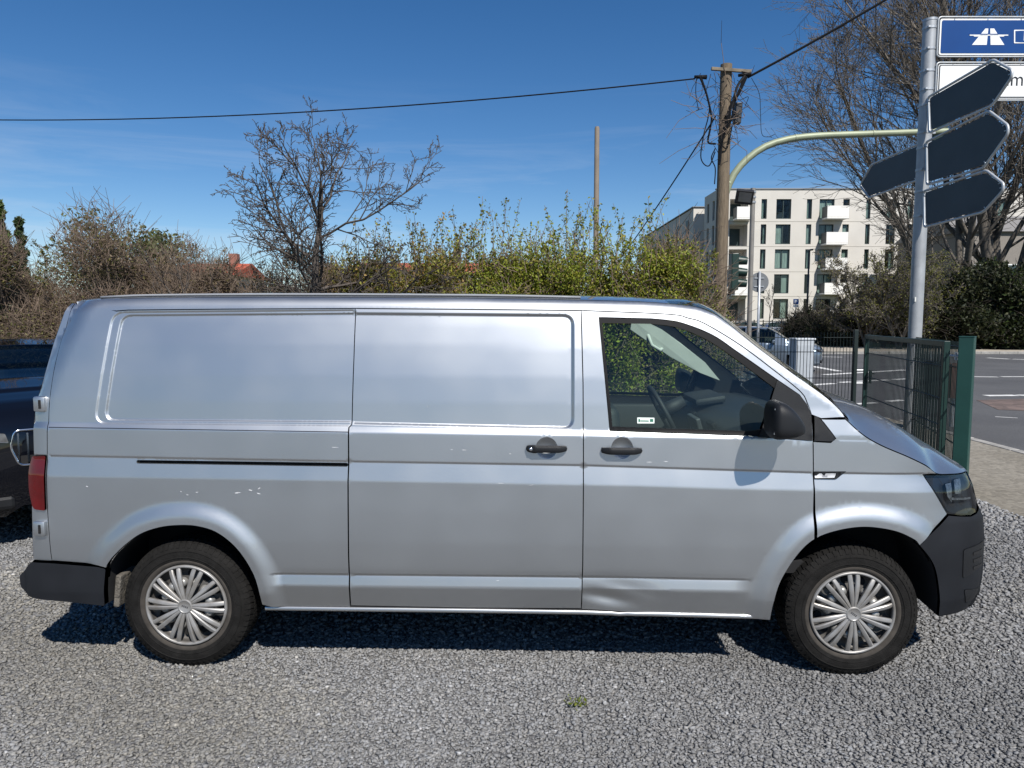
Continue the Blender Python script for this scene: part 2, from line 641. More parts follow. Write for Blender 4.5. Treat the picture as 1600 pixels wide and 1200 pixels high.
# ================================================================== the silver van
# x along the van (rear hub x=0, front hub x=3.4), y into the van's width (near side y=0), z up
VC = 0.952                                       # middle of the van
paint = mat('silver_paint', (0.60, 0.625, 0.655), rough=0.42, metal=0.97, coat=1.0, bump=0.010, bscale=2.2)
plastic = mat('black_plastic', (0.012, 0.013, 0.015), rough=0.5, var=0.25, vscale=5, bump=0.15, bscale=400, spec=.3)
bumper_m = mat('bumper_plastic', (0.013, 0.0145, 0.018), rough=0.6, var=0.22, vscale=4, bump=0.2, bscale=500, spec=.22)
rubber = mat('seal_rubber', (0.007, 0.007, 0.008), rough=0.6, spec=.2)
dark = mat('shadow_black', (0.008, 0.008, 0.009), rough=0.9)
trim_pale = mat('pale_trim', (0.55, 0.56, 0.52), rough=0.8, var=0.06)
dash_m = mat('dash_plastic', (0.02, 0.021, 0.023), rough=0.6, bump=0.2, bscale=200)
chrome = mat('chrome', (0.75, 0.76, 0.78), rough=0.15, metal=1.0)
van_glass = glass_mat('green_glass', (0.74, 0.86, 0.81))
screen_glass = glass_mat('screen_glass', (0.80, 0.88, 0.85))
clear_glass = glass_mat('clear_lens', (0.82, 0.86, 0.88))

# weathering on the paint: dust towards the sills, faint roughness change
def dress_paint():
    n, l = paint.node_tree.nodes, paint.node_tree.links
    b = n['Principled BSDF']
    tc = n.new('ShaderNodeTexCoord')
    nz = n.new('ShaderNodeTexNoise')
    nz.inputs['Scale'].default_value = 3.0
    nz.inputs['Detail'].default_value = 2
    mr = n.new('ShaderNodeMapRange')
    mr.inputs['From Min'].default_value, mr.inputs['From Max'].default_value = 0.35, 0.75
    mr.inputs['To Min'].default_value, mr.inputs['To Max'].default_value = 0.40, 0.46
    l.new(tc.outputs['Object'], nz.inputs['Vector'])
    l.new(nz.outputs['Fac'], mr.inputs['Value'])
    l.new(mr.outputs['Result'], b.inputs['Roughness'])
    # road dust: patchy, thickest on the lowest panels
    sp = n.new('ShaderNodeSeparateXYZ')
    l.new(tc.outputs['Object'], sp.inputs['Vector'])
    dz = n.new('ShaderNodeMapRange')
    dz.inputs['From Min'].default_value, dz.inputs['From Max'].default_value = 0.75, 0.25
    dz.inputs['To Min'].default_value, dz.inputs['To Max'].default_value = 0.02, 0.55
    l.new(sp.outputs['Z'], dz.inputs['Value'])
    mu = n.new('ShaderNodeMath')
    mu.operation = 'MULTIPLY'
    l.new(dz.outputs['Result'], mu.inputs[0])
    l.new(nz.outputs['Fac'], mu.inputs[1])
    mx = n.new('ShaderNodeMixRGB')
    mx.inputs['Color2'].default_value = (0.30, 0.285, 0.26, 1)
    l.new(mu.outputs['Value'], mx.inputs['Fac'])
    mx.inputs['Color1'].default_value = (0.512, 0.527, 0.540, 1)
    l.new(mx.outputs['Color'], b.inputs['Base Color'])


dress_paint()


def line(pts, Y):
    q = np.array([on_y(a, b, Y)[[0, 2]] for a, b in pts])
    s0 = (q[1, 1] - q[0, 1]) / (q[1, 0] - q[0, 0])
    s1 = (q[-1, 1] - q[-2, 1]) / (q[-1, 0] - q[-2, 0])

    def f(x):
        r = np.interp(x, q[:, 0], q[:, 1])
        r = np.where(x < q[0, 0], q[0, 1] + (x - q[0, 0]) * s0, r)
        return np.where(x > q[-1, 0], q[-1, 1] + (x - q[-1, 0]) * s1, r)
    return f


L_sill = line([(413, 949), (734, 953), (906, 955.5), (1201, 963)], 0.02)
L_mould = line([(425, 896), (546, 897.5), (908, 901), (1190, 906)], 0.012)
L_crease = line([(75, 744), (545, 751), (1000, 759), (1150, 764), (1450, 770)], 0.0)
L_belt = line([(75, 712), (545, 721), (912, 727), (1270, 738.5), (1440, 741)], 0.016)
L_step = line([(75, 668), (545, 675), (912, 680), (1170, 685)], 0.023)
L_pan = line([(75, 660), (545, 666), (912, 672), (1170, 677)], 0.034)

TOP_PX = [(112.5, 474), (120, 471.5), (150, 468.5), (200, 466), (300, 464.5), (500, 464), (750, 465.5), (908, 468.5), (1000, 471), (1045, 474),
          (1086, 479), (1116, 490), (1144, 510), (1182, 541), (1237, 582), (1285, 616), (1312, 640), (1320, 652)]
REAR_PX = [(112.5, 474), (101, 487), (84, 536), (69, 589), (60, 619), (55, 645), (53, 709), (50, 760), (50, 800), (51, 847), (52, 874)]
FRONT_PX = [(1511, 737), (1517, 750), (1523, 770), (1526.5, 785), (1536, 806), (1538, 835), (1535.5, 893), (1530, 922), (1518, 947), (1510, 951)]
top_xz = np.array([on_y(a, b, 0.22 if a > 60 else 0.2)[[0, 2]] for a, b in TOP_PX])
rear_xz = np.array([on_y(a, b, 0.10)[[0, 2]] for a, b in REAR_PX])
front_xz = np.array([on_y(a, b, 0.19)[[0, 2]] for a, b in FRONT_PX])
_ro = np.argsort(rear_xz[:, 1])
_fo = np.argsort(front_xz[:, 1])


def S0(x, z):
    """the smooth side of the body: depth y at (x, z)"""
    x, z = np.asarray(x, float), np.asarray(z, float)
    sill, mo, cr, be, st, pa = (L(x) for L in (L_sill, L_mould, L_crease, L_belt, L_step, L_pan))
    w = 1 - smoothstep(2.86, 3.02, x)            # the step under the panels stops at the front door
    wm = smoothstep(.45, .52, x) * (1 - smoothstep(2.78, 2.90, x))   # the rubbing strip runs between the arches
    mk = lambda v: .008 + (v - .008) * wm
    keys = [(sill - 0.10, .040), (sill, .019), (sill + .012, .018), (mo - .10, .009), (mo - .060, mk(.0035)),
            (mo - .012, mk(.0135)), (mo - .002, mk(.0165)), (mo + .003, mk(.009)), (mo + .03, .007), (mo + .16, .002), (cr - .15, .000), (cr - .004, .000),
            (cr + .004, .0012), (be - .002, .0180), (be + .0025, .0135), (st - .004, .0200),
            (st, .0215), (pa, .0225 + .0115 * w), (pa + .12, .047), (pa + .25, .066), (pa + .40, .094), (pa + .52, .121), (pa + .60, .141), (pa + .75, .183), (pa + 1.0, .26)]
    y = np.full(np.broadcast(x, z).shape, keys[0][1])
    for (z0, y0), (z1, y1) in zip(keys[:-1], keys[1:]):
        t = np.clip((z - z0) / np.maximum(z1 - z0, 1e-6), 0, 1)
        y = y + (y1 - y0) * t
    # tail corner
    xe = np.interp(z, rear_xz[_ro, 1], rear_xz[_ro, 0])
    u = np.clip(1 - (x - xe) / 0.13, 0, 1) * 0.9
    y = y + 0.085 * (1 - np.sqrt(1 - u * u))
    # nose
    xe = np.interp(z, front_xz[_fo, 1], front_xz[_fo, 0])
    xe = np.where(z > 1.08, xe + (z - 1.08) * 0.0, xe)
    u = np.clip(1 - (xe - x) / 0.50, 0, 1) * 0.94
    y = y + 0.30 * (1 - np.sqrt(1 - u * u))
    return y


def roof_round(x, z):
    d = seg_dist(np.stack([x, z], 1), top_xz)
    u = np.clip(1 - d / 0.050, 0, 1) * 0.93
    # outside of the top line counts as the edge itself
    return 0.046 * (1 - np.sqrt(1 - u * u))


def px_side(px, py):
    """picture point -> (x, z) on the body side"""
    Y = 0.02
    for _ in range(6):
        p = on_y(px, py, Y)
        Y = float(S0(np.array([p[0]]), np.array([p[2]]))[0] + roof_round(np.array([p[0]]), np.array([p[2]]))[0])
    p = on_y(px, py, Y)
    return (p[0], p[2])


def pxs(pts, smooth=0.0):
    q = [px_side(a, b) for a, b in pts]
    return catmull(q, smooth) if smooth else q


FRONT_ARCH = pxs([(1201, 966), (1207, 939), (1218, 905), (1243.5, 865), (1270, 840.5), (1306, 827), (1348, 821.5), (1391, 827), (1419, 838), (1433, 849), (1457.5, 882), (1466, 922), (1465, 963)], .012)
REAR_ARCH = pxs([(168, 945), (167, 915), (170, 885), (187.5, 861), (219, 835), (250, 823), (281, 819), (312, 820.6), (344, 831.5), (375, 858), (400, 899), (412, 942), (414, 953)], .012)
CUPS = [px_side(854, 700), px_side(972, 700)]
DENT = px_side(952, 930)
REC_REAR = rounded(pxs([(177, 488), (620, 484), (615, 666), (148, 661)]), [.06, 0, 0, .06])
REC_REAR2 = rounded(pxs([(190, 493), (620, 489.5), (615, 660), (163, 656.5)]), [.05, 0, 0, .05])
REC_SLIDE = rounded(pxs([(480, 489.5), (895, 493), (895, 669.5), (480, 660)]), [0, .05, .05, 0])


def S(x, z, feats=()):
    x, z = np.asarray(x, float), np.asarray(z, float)
    P = np.stack([x, z], 1)
    y = sum(S0(x, z + o) for o in (-.003, 0, .003)) / 3
    y = y + roof_round(x, z)
    for f in feats:
        if f[0] == 'recess':
            _, poly, depth, wid = f
            d = seg_dist(P, poly, True) * np.where(inside(P, poly), 1, -1)
            y = y + depth * smoothstep(-wid, wid, d)
        elif f[0] == 'arch':
            d = seg_dist(P, f[1])
            y = y - f[2] * smoothstep(.125, .028, d)
        elif f[0] == 'cup':
            r = np.hypot(x - f[1][0], z - f[1][1])
            y = y + .017 * np.clip(1 - (r / .053) ** 2, 0, 1) ** .8
        elif f[0] == 'groove':
            _, L, x0, x1, dep = f
            y = y + dep * np.exp(-((z - L(x)) / .0032) ** 2) * ((x > x0) & (x < x1))
        elif f[0] == 'dent':
            dx, dz_ = (x - f[1][0]) / .16, (z - f[1][1]) / .055
            g = np.exp(-(dx * dx + dz_ * dz_))
            y = y + g * (.011 + .0045 * np.sin(x * 17 + z * 52))
    return y


def part(name, outline, feats=(), holes=(), m=paint, parent=None, extra=None, gap=.0026, step=.032, off=0.0, skirt=.03, far=True, dense=True, label=None, nogap=None):
    """one pressed panel of the body side: an outline in (x, z) triangulated and pushed onto the side surface"""
    P = [np.array(outline, float)] + [np.array(h, float) for h in holes]
    loops = []
    for k, poly in enumerate(P):
        # drop repeated points, orient, shrink (holes grow) for the shut line
        keep = [poly[i] for i in range(len(poly)) if np.hypot(*(poly[i] - poly[i - 1])) > 1e-4]
        poly = np.array(keep)
        area = 0.5 * np.sum(poly[:, 0] * np.roll(poly[:, 1], -1) - np.roll(poly[:, 0], -1) * poly[:, 1])
        if area < 0:
            poly = poly[::-1]
        poly = np.array(resample([tuple(p) for p in poly] + [tuple(poly[0])], .02)[:-1])
        a, b = poly - np.roll(poly, 1, 0), np.roll(poly, -1, 0) - poly
        a /= np.maximum(np.hypot(a[:, 0], a[:, 1]), 1e-9)[:, None]
        b /= np.maximum(np.hypot(b[:, 0], b[:, 1]), 1e-9)[:, None]
        t = a + b
        t /= np.maximum(np.hypot(t[:, 0], t[:, 1]), 1e-9)[:, None]
        nrm = np.stack([-t[:, 1], t[:, 0]], 1)
        g_ = np.full(len(poly), gap if k == 0 else -gap)
        if nogap:
            g_[[bool(nogap(*q_)) for q_ in poly]] = 0
        loops.append(poly + nrm * g_[:, None])
    out = loops[0]
    xs = np.arange(out[:, 0].min(), out[:, 0].max(), step)
    pts = []
    z0, z1 = out[:, 1].min(), out[:, 1].max()
    for x in xs:
        zz = list(np.arange(z0, z1, step))
        if dense:
            X = np.array([x])
            for L, offs in ((L_sill, (.006, .012)), (L_mould, (-.10, -.075, -.06, -.05, -.03, -.015, -.009, -.004, .0, .004, .008, .03)), (L_crease, (-.02, -.008, -.003, .003, .008, .02)),
                            (L_belt, (-.012, -.007, -.003, 0, .003, .006, .010)), (L_step, (-.008, -.002, .003)), (L_pan, (-.003, .004, .012))):
                zz += [float(L(X)[0]) + o for o in offs]
            zz += [float(np.interp(x, top_xz[:, 0], top_xz[:, 1])) - o for o in (.004, .008, .014, .02, .028, .036, .044, .052, .07)]
        pts += [(x, z) for z in zz]
    for f in feats:
        if f[0] == 'recess':
            pl = resample(list(f[1]) + [f[1][0]], .012)
            pa_ = np.array(pl)
            t = np.gradient(pa_, axis=0)
            t /= np.maximum(np.hypot(t[:, 0], t[:, 1]), 1e-9)[:, None]
            for o in (-.016, -.010, -.006, -.003, 0, .003, .006, .010, .016):
                pts += [tuple(q) for q in pa_ + np.stack([-t[:, 1], t[:, 0]], 1) * o]
        elif f[0] == 'arch':
            pa_ = np.array(f[1])
            t = np.gradient(pa_, axis=0)
            t /= np.maximum(np.hypot(t[:, 0], t[:, 1]), 1e-9)[:, None]
            for o in (.012, .028, .04, .052, .065, .08, .095, .11, .125):
                pts += [tuple(q) for q in (pa_ + np.stack([-t[:, 1], t[:, 0]], 1) * o)[::2]]
        elif f[0] == 'cup':
            for r in (.0, .012, .024, .034, .042, .048, .0515, .053, .055):
                pts += [(f[1][0] + r * math.cos(k * math.pi / 16), f[1][1] + r * math.sin(k * math.pi / 16)) for k in range(32)]
        elif f[0] == 'dent':
            pts += [(f[1][0] + i * .008, f[1][1] + j * .007) for i in range(-36, 37) for j in range(-17, 18)]
        elif f[0] == 'groove':
            for x in np.arange(max(f[2], out[:, 0].min()), min(f[3], out[:, 0].max()), step):
                pts += [(x, float(f[1](np.array([x]))[0]) + o) for o in (-.006, -.003, -.0015, 0, .0015, .003, .006)]
    pts = np.array(pts)
    ok = inside(pts, out)
    pts = pts[ok]
    d = seg_dist(pts, out, True)
    for h in loops[1:]:
        dh = seg_dist(pts, h, True)
        d = np.where(inside(pts, h), 0, np.minimum(d, dh))
    pts = pts[d > .004]
    pts = pts[np.unique(np.round(pts / .0005).astype(int), axis=0, return_index=True)[1]]
    vin, edges = [], []
    for lp in loops:
        o = len(vin)
        vin += [tuple(p) for p in lp]
        edges += [(o + i, o + (i + 1) % len(lp)) for i in range(len(lp))]
    vin += [tuple(p) for p in pts]
    v2, e2, f2, _, _, _ = delaunay_2d_cdt([Vector(p) for p in vin], edges, [], 0, 1e-6)
    v2 = np.array([tuple(p) for p in v2])
    tri = np.array([f for f in f2 if len(f) == 3])
    c = v2[tri].mean(1)
    good = inside(c, out)
    for h in loops[1:]:
        good &= ~inside(c, h)
    tri = tri[good]
    y = S(v2[:, 0], v2[:, 1], feats) + off
    e = .0015
    gx = (S(v2[:, 0] + e, v2[:, 1], feats) - S(v2[:, 0] - e, v2[:, 1], feats)) / (2 * e)
    gz = (S(v2[:, 0], v2[:, 1] + e, feats) - S(v2[:, 0], v2[:, 1] - e, feats)) / (2 * e)
    nr = np.stack([gx, -np.ones_like(gx), gz], 1)
    nr /= np.linalg.norm(nr, axis=1)[:, None]
    V = np.stack([v2[:, 0], y, v2[:, 1]], 1)
    # face winding so that normals look outward (-y)
    a, b, c3 = V[tri[:, 0]], V[tri[:, 1]], V[tri[:, 2]]
    flip = np.cross(b - a, c3 - a)[:, 1] > 0
    tri[flip] = tri[flip][:, ::-1]
    faces = tri.tolist()
    NV, NN = [V], [nr]
    base = len(V)
    if skirt:
        for lp in loops:
            n = len(lp)
            yy = S(lp[:, 0], lp[:, 1], feats) + off
            t = np.roll(lp, -1, 0) - np.roll(lp, 1, 0)
            t /= np.maximum(np.hypot(t[:, 0], t[:, 1]), 1e-9)[:, None]
            on = np.stack([t[:, 1], np.zeros(n), -t[:, 0]], 1) * (1 if lp is loops[0] else -1)
            NV += [np.stack([lp[:, 0], yy, lp[:, 1]], 1), np.stack([lp[:, 0], yy + skirt, lp[:, 1]], 1)]
            NN += [on, on]
            for i in range(n):
                j = (i + 1) % n
                faces.append([base + i, base + j, base + n + j, base + n + i])
            base += 2 * n
    V, NR = np.vstack(NV), np.vstack(NN)
    ob = mesh_obj(name, V, faces, m, parent, smooth=True, normals=NR)
    if label:
        ob['label'] = label
    if far:
        V2, N2 = V.copy(), NR.copy()
        V2[:, 1] = 2 * VC - V2[:, 1]
        N2[:, 1] *= -1
        mesh_obj(name, V2, [f[::-1] for f in faces], m, parent, smooth=True, normals=N2)
    return ob


def side_pt(px, py, off=0.0):
    x, z = px_side(px, py)
    y = float(S(np.array([x]), np.array([z]))[0]) + off
    return Vector((x, y, z))


def on_body(x, z, off=0.0, feats=()):
    return float(S(np.array([x]), np.array([z]), feats)[0]) + off


van = thing('delivery_van', 'silver panel van with black bumpers parked on grey gravel', 'van', (0, 0, 0))

# ---- outlines in picture points, turned into places on the body side
DOOR_CURVE = pxs([(908, 485), (1045, 491), (1075, 497), (1100, 505), (1155, 538), (1210, 579), (1251, 612), (1261, 629), (1268, 648), (1270.5, 689)], .02)
ROOFLINE = pxs([(118, 473), (122, 473)])
GAP_REAR = pxs([(118, 473.5), (101, 517.5), (86, 570), (77, 630), (74, 667), (74, 720), (74, 795), (79, 862), (81, 876)], .03)
roof_gap = pxs([(118, 474), (160, 480), (185, 484.5), (555, 482.5), (908, 485)])
# the upper frame: roof side with the windscreen pillar
top_line = pxs(TOP_PX[1:], .02)
pillar = top_line + pxs([(1283, 654)]) + pxs([(1268, 648), (1261, 629), (1251, 612), (1210, 579), (1155, 538), (1100, 505), (1075, 497), (1045, 491), (908, 485)], .02) \
    + pxs([(700, 483.2), (555, 482), (350, 483), (200, 484.5), (182, 486)])
pillar += pxs([(165, 483.5), (121, 477.5)])
XG, ZG = px_side(178, 486)
smooth_corner = lambda x, z: x < XG and z > ZG - .03
part('roof_side', pillar, parent=van, gap=.0026, nogap=smooth_corner)
# rear quarter
arch_r = REAR_ARCH[::-1]
ra0 = px_side(169.5, 886)
rear_arch_up = [p for p in REAR_ARCH if p[1] >= ra0[1] - .002 or p[0] > 0.1]
quarter = GAP_REAR[::-1] + pxs([(121, 477.5), (165, 483.5), (182, 486), (200, 484.5), (350, 483), (555, 482), (552, 560), (549, 664), (545, 668), (544.5, 720), (544.5, 870), (547.5, 948.8), (430, 947.3)]) + [p for p in rear_arch_up if p[0] < .2 or p[1] > px_side(413, 947)[1]][::-1] + pxs([(156, 881.6), (81, 876)])
SLOT = rounded(pxs([(214, 719.5), (543, 724), (543, 728.5), (214, 723.5)]), .006, 3)
part('rear_quarter_panel', quarter, [('recess', REC_REAR, .006, .006), ('recess', REC_REAR2, .009, .006), ('arch', REAR_ARCH, .024)], holes=[SLOT], parent=van, nogap=smooth_corner, step=.022)
part('groove_shade_line', pxs([(76, 667), (300, 670.6), (543.5, 674.4), (543.5, 675.6), (300, 671.8), (76, 668.2)]), m=rubber, parent=van, off=-.0004, skirt=.001, dense=False, gap=0, far=False)  # flat dark strip standing in for the shade of a thin groove
# sliding door
slide = pxs([(555, 482), (700, 483.2), (908, 485.2), (911, 600), (911.5, 727), (910.5, 880), (908.5, 951), (728, 950), (548, 946.5), (545, 870), (545, 720), (545.5, 668), (549, 664), (552, 560)])
slide_door = part('sliding_door', slide, [('recess', REC_SLIDE, .013, .008), ('cup', CUPS[0])], parent=van)
# front door with its window opening
WIN_OUT = pxs([(936, 496), (1017.5, 498)]) + pxs([(1040, 500), (1067, 505), (1114, 524), (1155, 552), (1215, 594)], .02) + pxs([(1250, 617), (1262, 632), (1269, 646), (1270, 689.5), (1169, 681), (953, 673)])
fd_arch = [p for p in FRONT_ARCH if p[0] <= px_side(1270.5, 840)[0] + .001]
fdoor = DOOR_CURVE + pxs([(1270.5, 740)]) + fd_arch[::-1] + pxs([(1000, 957.5), (908.5, 952), (910.5, 880), (911.5, 727), (911, 600)])
WIN_HOLE = rounded(WIN_OUT[:-6] + pxs([(1249, 617), (1260, 632), (1267, 646), (1268.5, 688.5), (1169, 681), (953, 673)]), 0)
front_door = part('front_door', fdoor, [('arch', FRONT_ARCH, .024), ('cup', CUPS[1]), ('dent', DENT)], holes=[WIN_HOLE], parent=van, label='dented front door with crumpled lower edge')
# sill strip below the doors: a small rounded ledge swept along the van
for far_ in (0, 1):
    V, F = [], []
    xs_ = np.arange(px_side(415, 950)[0], px_side(1200, 964)[0], .04)
    zs_ = L_sill(xs_)
    prof_ = [(-.016, .034), (-.0135, .016), (-.011, .0115), (-.007, .0105), (-.002, .0110), (.003, .0122), (.007, .0145), (.009, .030)]
    for x, z in zip(xs_, zs_):
        dn = .006 * math.exp(-((x - DENT[0] - .06) / .09) ** 2) * (1 + .5 * math.sin(x * 60))   # bent where the door is dented
        V += [(x, (2 * VC - y - dn) if far_ else y + dn, z + h - dn * .8) for h, y in prof_]
    n = len(prof_)
    F = [[i * n + j, i * n + j + 1, (i + 1) * n + j + 1, (i + 1) * n + j] for i in range(len(xs_) - 1) for j in range(n - 1)]
    sl = mesh_obj('sill', V, F if far_ else [f[::-1] for f in F], paint, van, smooth=True)
# front wing
fw_arch = [p for p in FRONT_ARCH if p[0] >= px_side(1270.5, 840)[0] and p[1] > px_side(1433, 849)[1] - .001]
HOODGAP = pxs([(1321, 655), (1348, 679), (1377, 696), (1419, 714), (1447.5, 728), (1463, 740)], .02)
wing = pxs([(1270.5, 690), (1298, 691.5), (1306, 685), (1283, 655)]) + HOODGAP + pxs([(1442, 741.5), (1480, 803), (1433, 850)]) + fw_arch[::-1][1:] + pxs([(1270.5, 740)])
part('front_wing', wing, [('arch', FRONT_ARCH, .024)], parent=van)
# tail strip of the rear doors beside the shut line
tail_edge = pxs(REAR_PX)
rstrip = [tail_edge[i] for i in range(len(tail_edge))] + pxs([(81, 876), (79, 862), (74, 795), (74, 720), (74, 667), (77, 630), (86, 570), (101, 517.5), (117, 474)])
TAILLIGHT = rounded(pxs([(72.5, 711), (72.5, 797), (54, 794.5), (47.5, 766), (48, 728), (53, 712)]), [.008, .008, .02, .03, .03, .01], 4)
part('rear_door', rstrip, parent=van, gap=.001)
# tail light
tl_m = mat('red_lens', (0.075, 0.0004, 0.0008), rough=0.1, spec=.2, coat=1.0, var=0.35, vscale=9)
tl = part('tail_light', TAILLIGHT, parent=van, m=tl_m, off=-.012, skirt=.02, gap=0, dense=False)
# bumpers
rb = pxs([(34, 897), (53, 875), (81, 877), (156, 883), (169.5, 886)]) + pxs([(167, 915), (168, 945)]) + pxs([(150, 943), (109, 938.5), (47, 927.5), (36, 914)])
part('rear_bumper', rounded(rb, .012, 3), m=bumper_m, parent=van, off=-.022, skirt=.05, dense=False, step=.02)
fb_arch = [p for p in FRONT_ARCH if p[0] > px_side(1433, 849)[0] - .001]
fb = pxs([(1434, 850.5), (1481, 804.5), (1500, 806), (1516, 806), (1525, 801), (1529, 791)]) + pxs(FRONT_PX[4:]) + pxs([(1466, 963)]) + fb_arch[::-1]
part('front_bumper', fb, m=bumper_m, parent=van, off=-.006, skirt=.05, dense=False, step=.02)
for quad in ([(1504, 858), (1536, 843), (1533.5, 880), (1503, 903)], [(1505, 920), (1531, 916), (1527, 930), (1507, 941)]):
    part('bumper_vent', rounded(pxs(quad), .015, 3), m=plastic, parent=van, off=-.010, skirt=.006, dense=False, step=.03, gap=0)
for k in range(3):
    y_ = 862 + k * 11
    part('vent_slot', rounded(pxs([(1519, y_), (1533, y_ - 6), (1533, y_ - 2), (1519, y_ + 5)]), .003, 2), m=dark, parent=van, off=-.0125, skirt=.004, dense=False, step=.03, gap=0, far=False)
# headlamp
HL = rounded(pxs([(1442, 742), (1511, 737.5), (1519, 754), (1525.5, 781), (1525, 799), (1515, 805), (1494, 805), (1481, 800)]), [.006, .01, .02, .02, .015, .01, .01, .008], 4)
reflector = mat('lamp_reflector', (0.20, 0.21, 0.22), rough=0.2, metal=.7, var=.5, vscale=60)
hl_house = mat('lamp_housing', (0.012, 0.014, 0.018), rough=0.35, var=0.3, vscale=14)
head = part('headlight', HL, m=hl_house, parent=van, off=.035, skirt=0, dense=False, gap=0, step=.025)
part('headlight_glass', HL, m=clear_glass, parent=head, off=-.003, skirt=.03, dense=False, gap=.001, step=.02, far=False)
part('headlight_reflector', rounded(pxs([(1479, 757), (1488, 755), (1489, 786), (1482, 776)]), .004, 3), m=reflector, parent=head, off=.012, skirt=.01, dense=False, gap=0, far=False)
part('headlight_lamp', rounded(pxs([(1492, 750), (1502, 748), (1504, 772), (1494, 773)]), .01, 3), m=reflector, parent=head, off=.012, skirt=.01, dense=False, gap=0, far=False)
part('headlight_strip', pxs([(1488, 778), (1518, 777), (1518, 780), (1488, 782)]), m=reflector, parent=head, off=.008, skirt=.006, dense=False, gap=0, far=False)
# mirror triangle and window seal
SAIL_A = pxs([(1214, 594), (1250, 617.5), (1261, 632), (1267, 646), (1269, 688.5), (1186, 682), (1200, 640)])
part('mirror_base', SAIL_A, m=plastic, parent=van, off=-.004, skirt=.03, dense=False, gap=0)
part('wing_triangle', pxs([(1272, 650), (1276, 650), (1283, 656), (1305, 684), (1304, 688), (1298, 690), (1272, 689)]), m=plastic, parent=van, off=-.003, skirt=.02, dense=False, gap=.001)
GLASS = pxs([(941, 505), (1017, 506)]) + pxs([(1040, 508), (1066, 514), (1105, 531), (1150, 561), (1211, 607)], .02) + pxs([(1208, 640), (1200, 660), (1190, 671), (1169, 674), (957, 667)])
WIN_SEAL = pxs([(936, 496.5), (1017.5, 498.5)]) + pxs([(1040, 500.5), (1067, 505.5), (1114, 524.5), (1155, 552.5), (1215, 594.5)], .02) + pxs([(1213, 640), (1200, 682), (1169, 680.5), (953.5, 672.5)])
part('window_seal', WIN_SEAL, holes=[GLASS], m=rubber, parent=van, off=.001, skirt=.02, dense=False, gap=.0)
part('side_window', GLASS, m=van_glass, parent=van, off=.010, skirt=0, dense=False, gap=-.004, step=.06)
# sticker on the side window
stk = part('window_sticker', rounded(pxs([(996, 652.5), (1023, 653), (1023, 662), (996, 662)]), .003, 2), m=mat('sticker_white', (0.72, 0.78, 0.74), 0.5), parent=van, off=.008, skirt=0, dense=False, gap=0, far=False)
for q in ([(1001, 657.2), (1014, 657.4), (1014, 659), (1001, 658.8)], [(1016, 655), (1021, 655), (1021, 659.5), (1016, 659.5)], [(998, 655), (1000.5, 655), (1000.5, 659.5), (998, 659.5)]):
    part('sticker_print', pxs(q), m=mat('sticker_ink', (0.03, 0.16, 0.10), 0.5), parent=stk, off=.0072, skirt=0, dense=False, gap=0, far=False)
# side repeater
rep = part('side_indicator', rounded(pxs([(1271.5, 737), (1322, 736.5), (1306, 749), (1271.5, 748.5)]), [.004, .004, .01, .004], 3), m=plastic, parent=van, off=-.004, skirt=.01, dense=False, gap=0)
part('indicator_lens', rounded(pxs([(1272.5, 739.5), (1306, 739), (1303, 746), (1272.5, 746.5)]), .004, 3), m=mat('lens_clear', (0.62, 0.63, 0.65), 0.12, coat=1, var=.25, vscale=40), parent=rep, off=-.006, skirt=.003, dense=False, gap=0, far=False)
part('indicator_bulb', rounded(pxs([(1284, 741), (1292, 741), (1292, 745), (1284, 745)]), .003, 3), m=mat('bulb_grey', (0.25, 0.25, 0.27), 0.3), parent=rep, off=-.0068, skirt=.002, dense=False, gap=0, far=False)


# scuffs in the paint: small raised chips and rubbed streaks
scuff_m = mat('scuff', (0.56, 0.57, 0.58), rough=0.5, var=.2, vscale=200)
for px, py, w_, h_, a in ((371, 770, 11, 1.6, -.12), (392, 766, 7, 2.2, .2), (405, 763, 6, 1.5, -.6), (404, 771, 8, 1.3, .3), (283, 768, 3, 1.4, .7), (293, 773, 5, 1.2, .15), (308, 769, 6, 1.2, -.1), (136, 760, 4, 1.4, .2),
                          (523, 699, 15, .9, .02), (725, 703, 8, 1.1, .03), (706, 702.5, 5, .8, 0), (797, 709, 4, .9, -.1), (783, 755, 14, 1.0, .02), (830, 758, 9, .8, -.15), (668, 635, .8, 3.5, 0), (1015, 722, 12, 1.1, .02), (1040, 721, 8, 1.4, .05), (778, 907, 6, 1.0, 0)):
    q = []
    for k in range(8):
        t_ = 2 * math.pi * k / 8
        u, v = w_ / 2 * math.cos(t_) * random.uniform(.6, 1.1), h_ / 2 * math.sin(t_) * random.uniform(.5, 1.2)
        q.append((px + u * math.cos(a) - v * math.sin(a), py + u * math.sin(a) + v * math.cos(a)))
    part('paint_scuff', pxs(q), m=scuff_m, parent=van, off=-.0006, skirt=.001, dense=False, gap=0, far=False, step=.05)


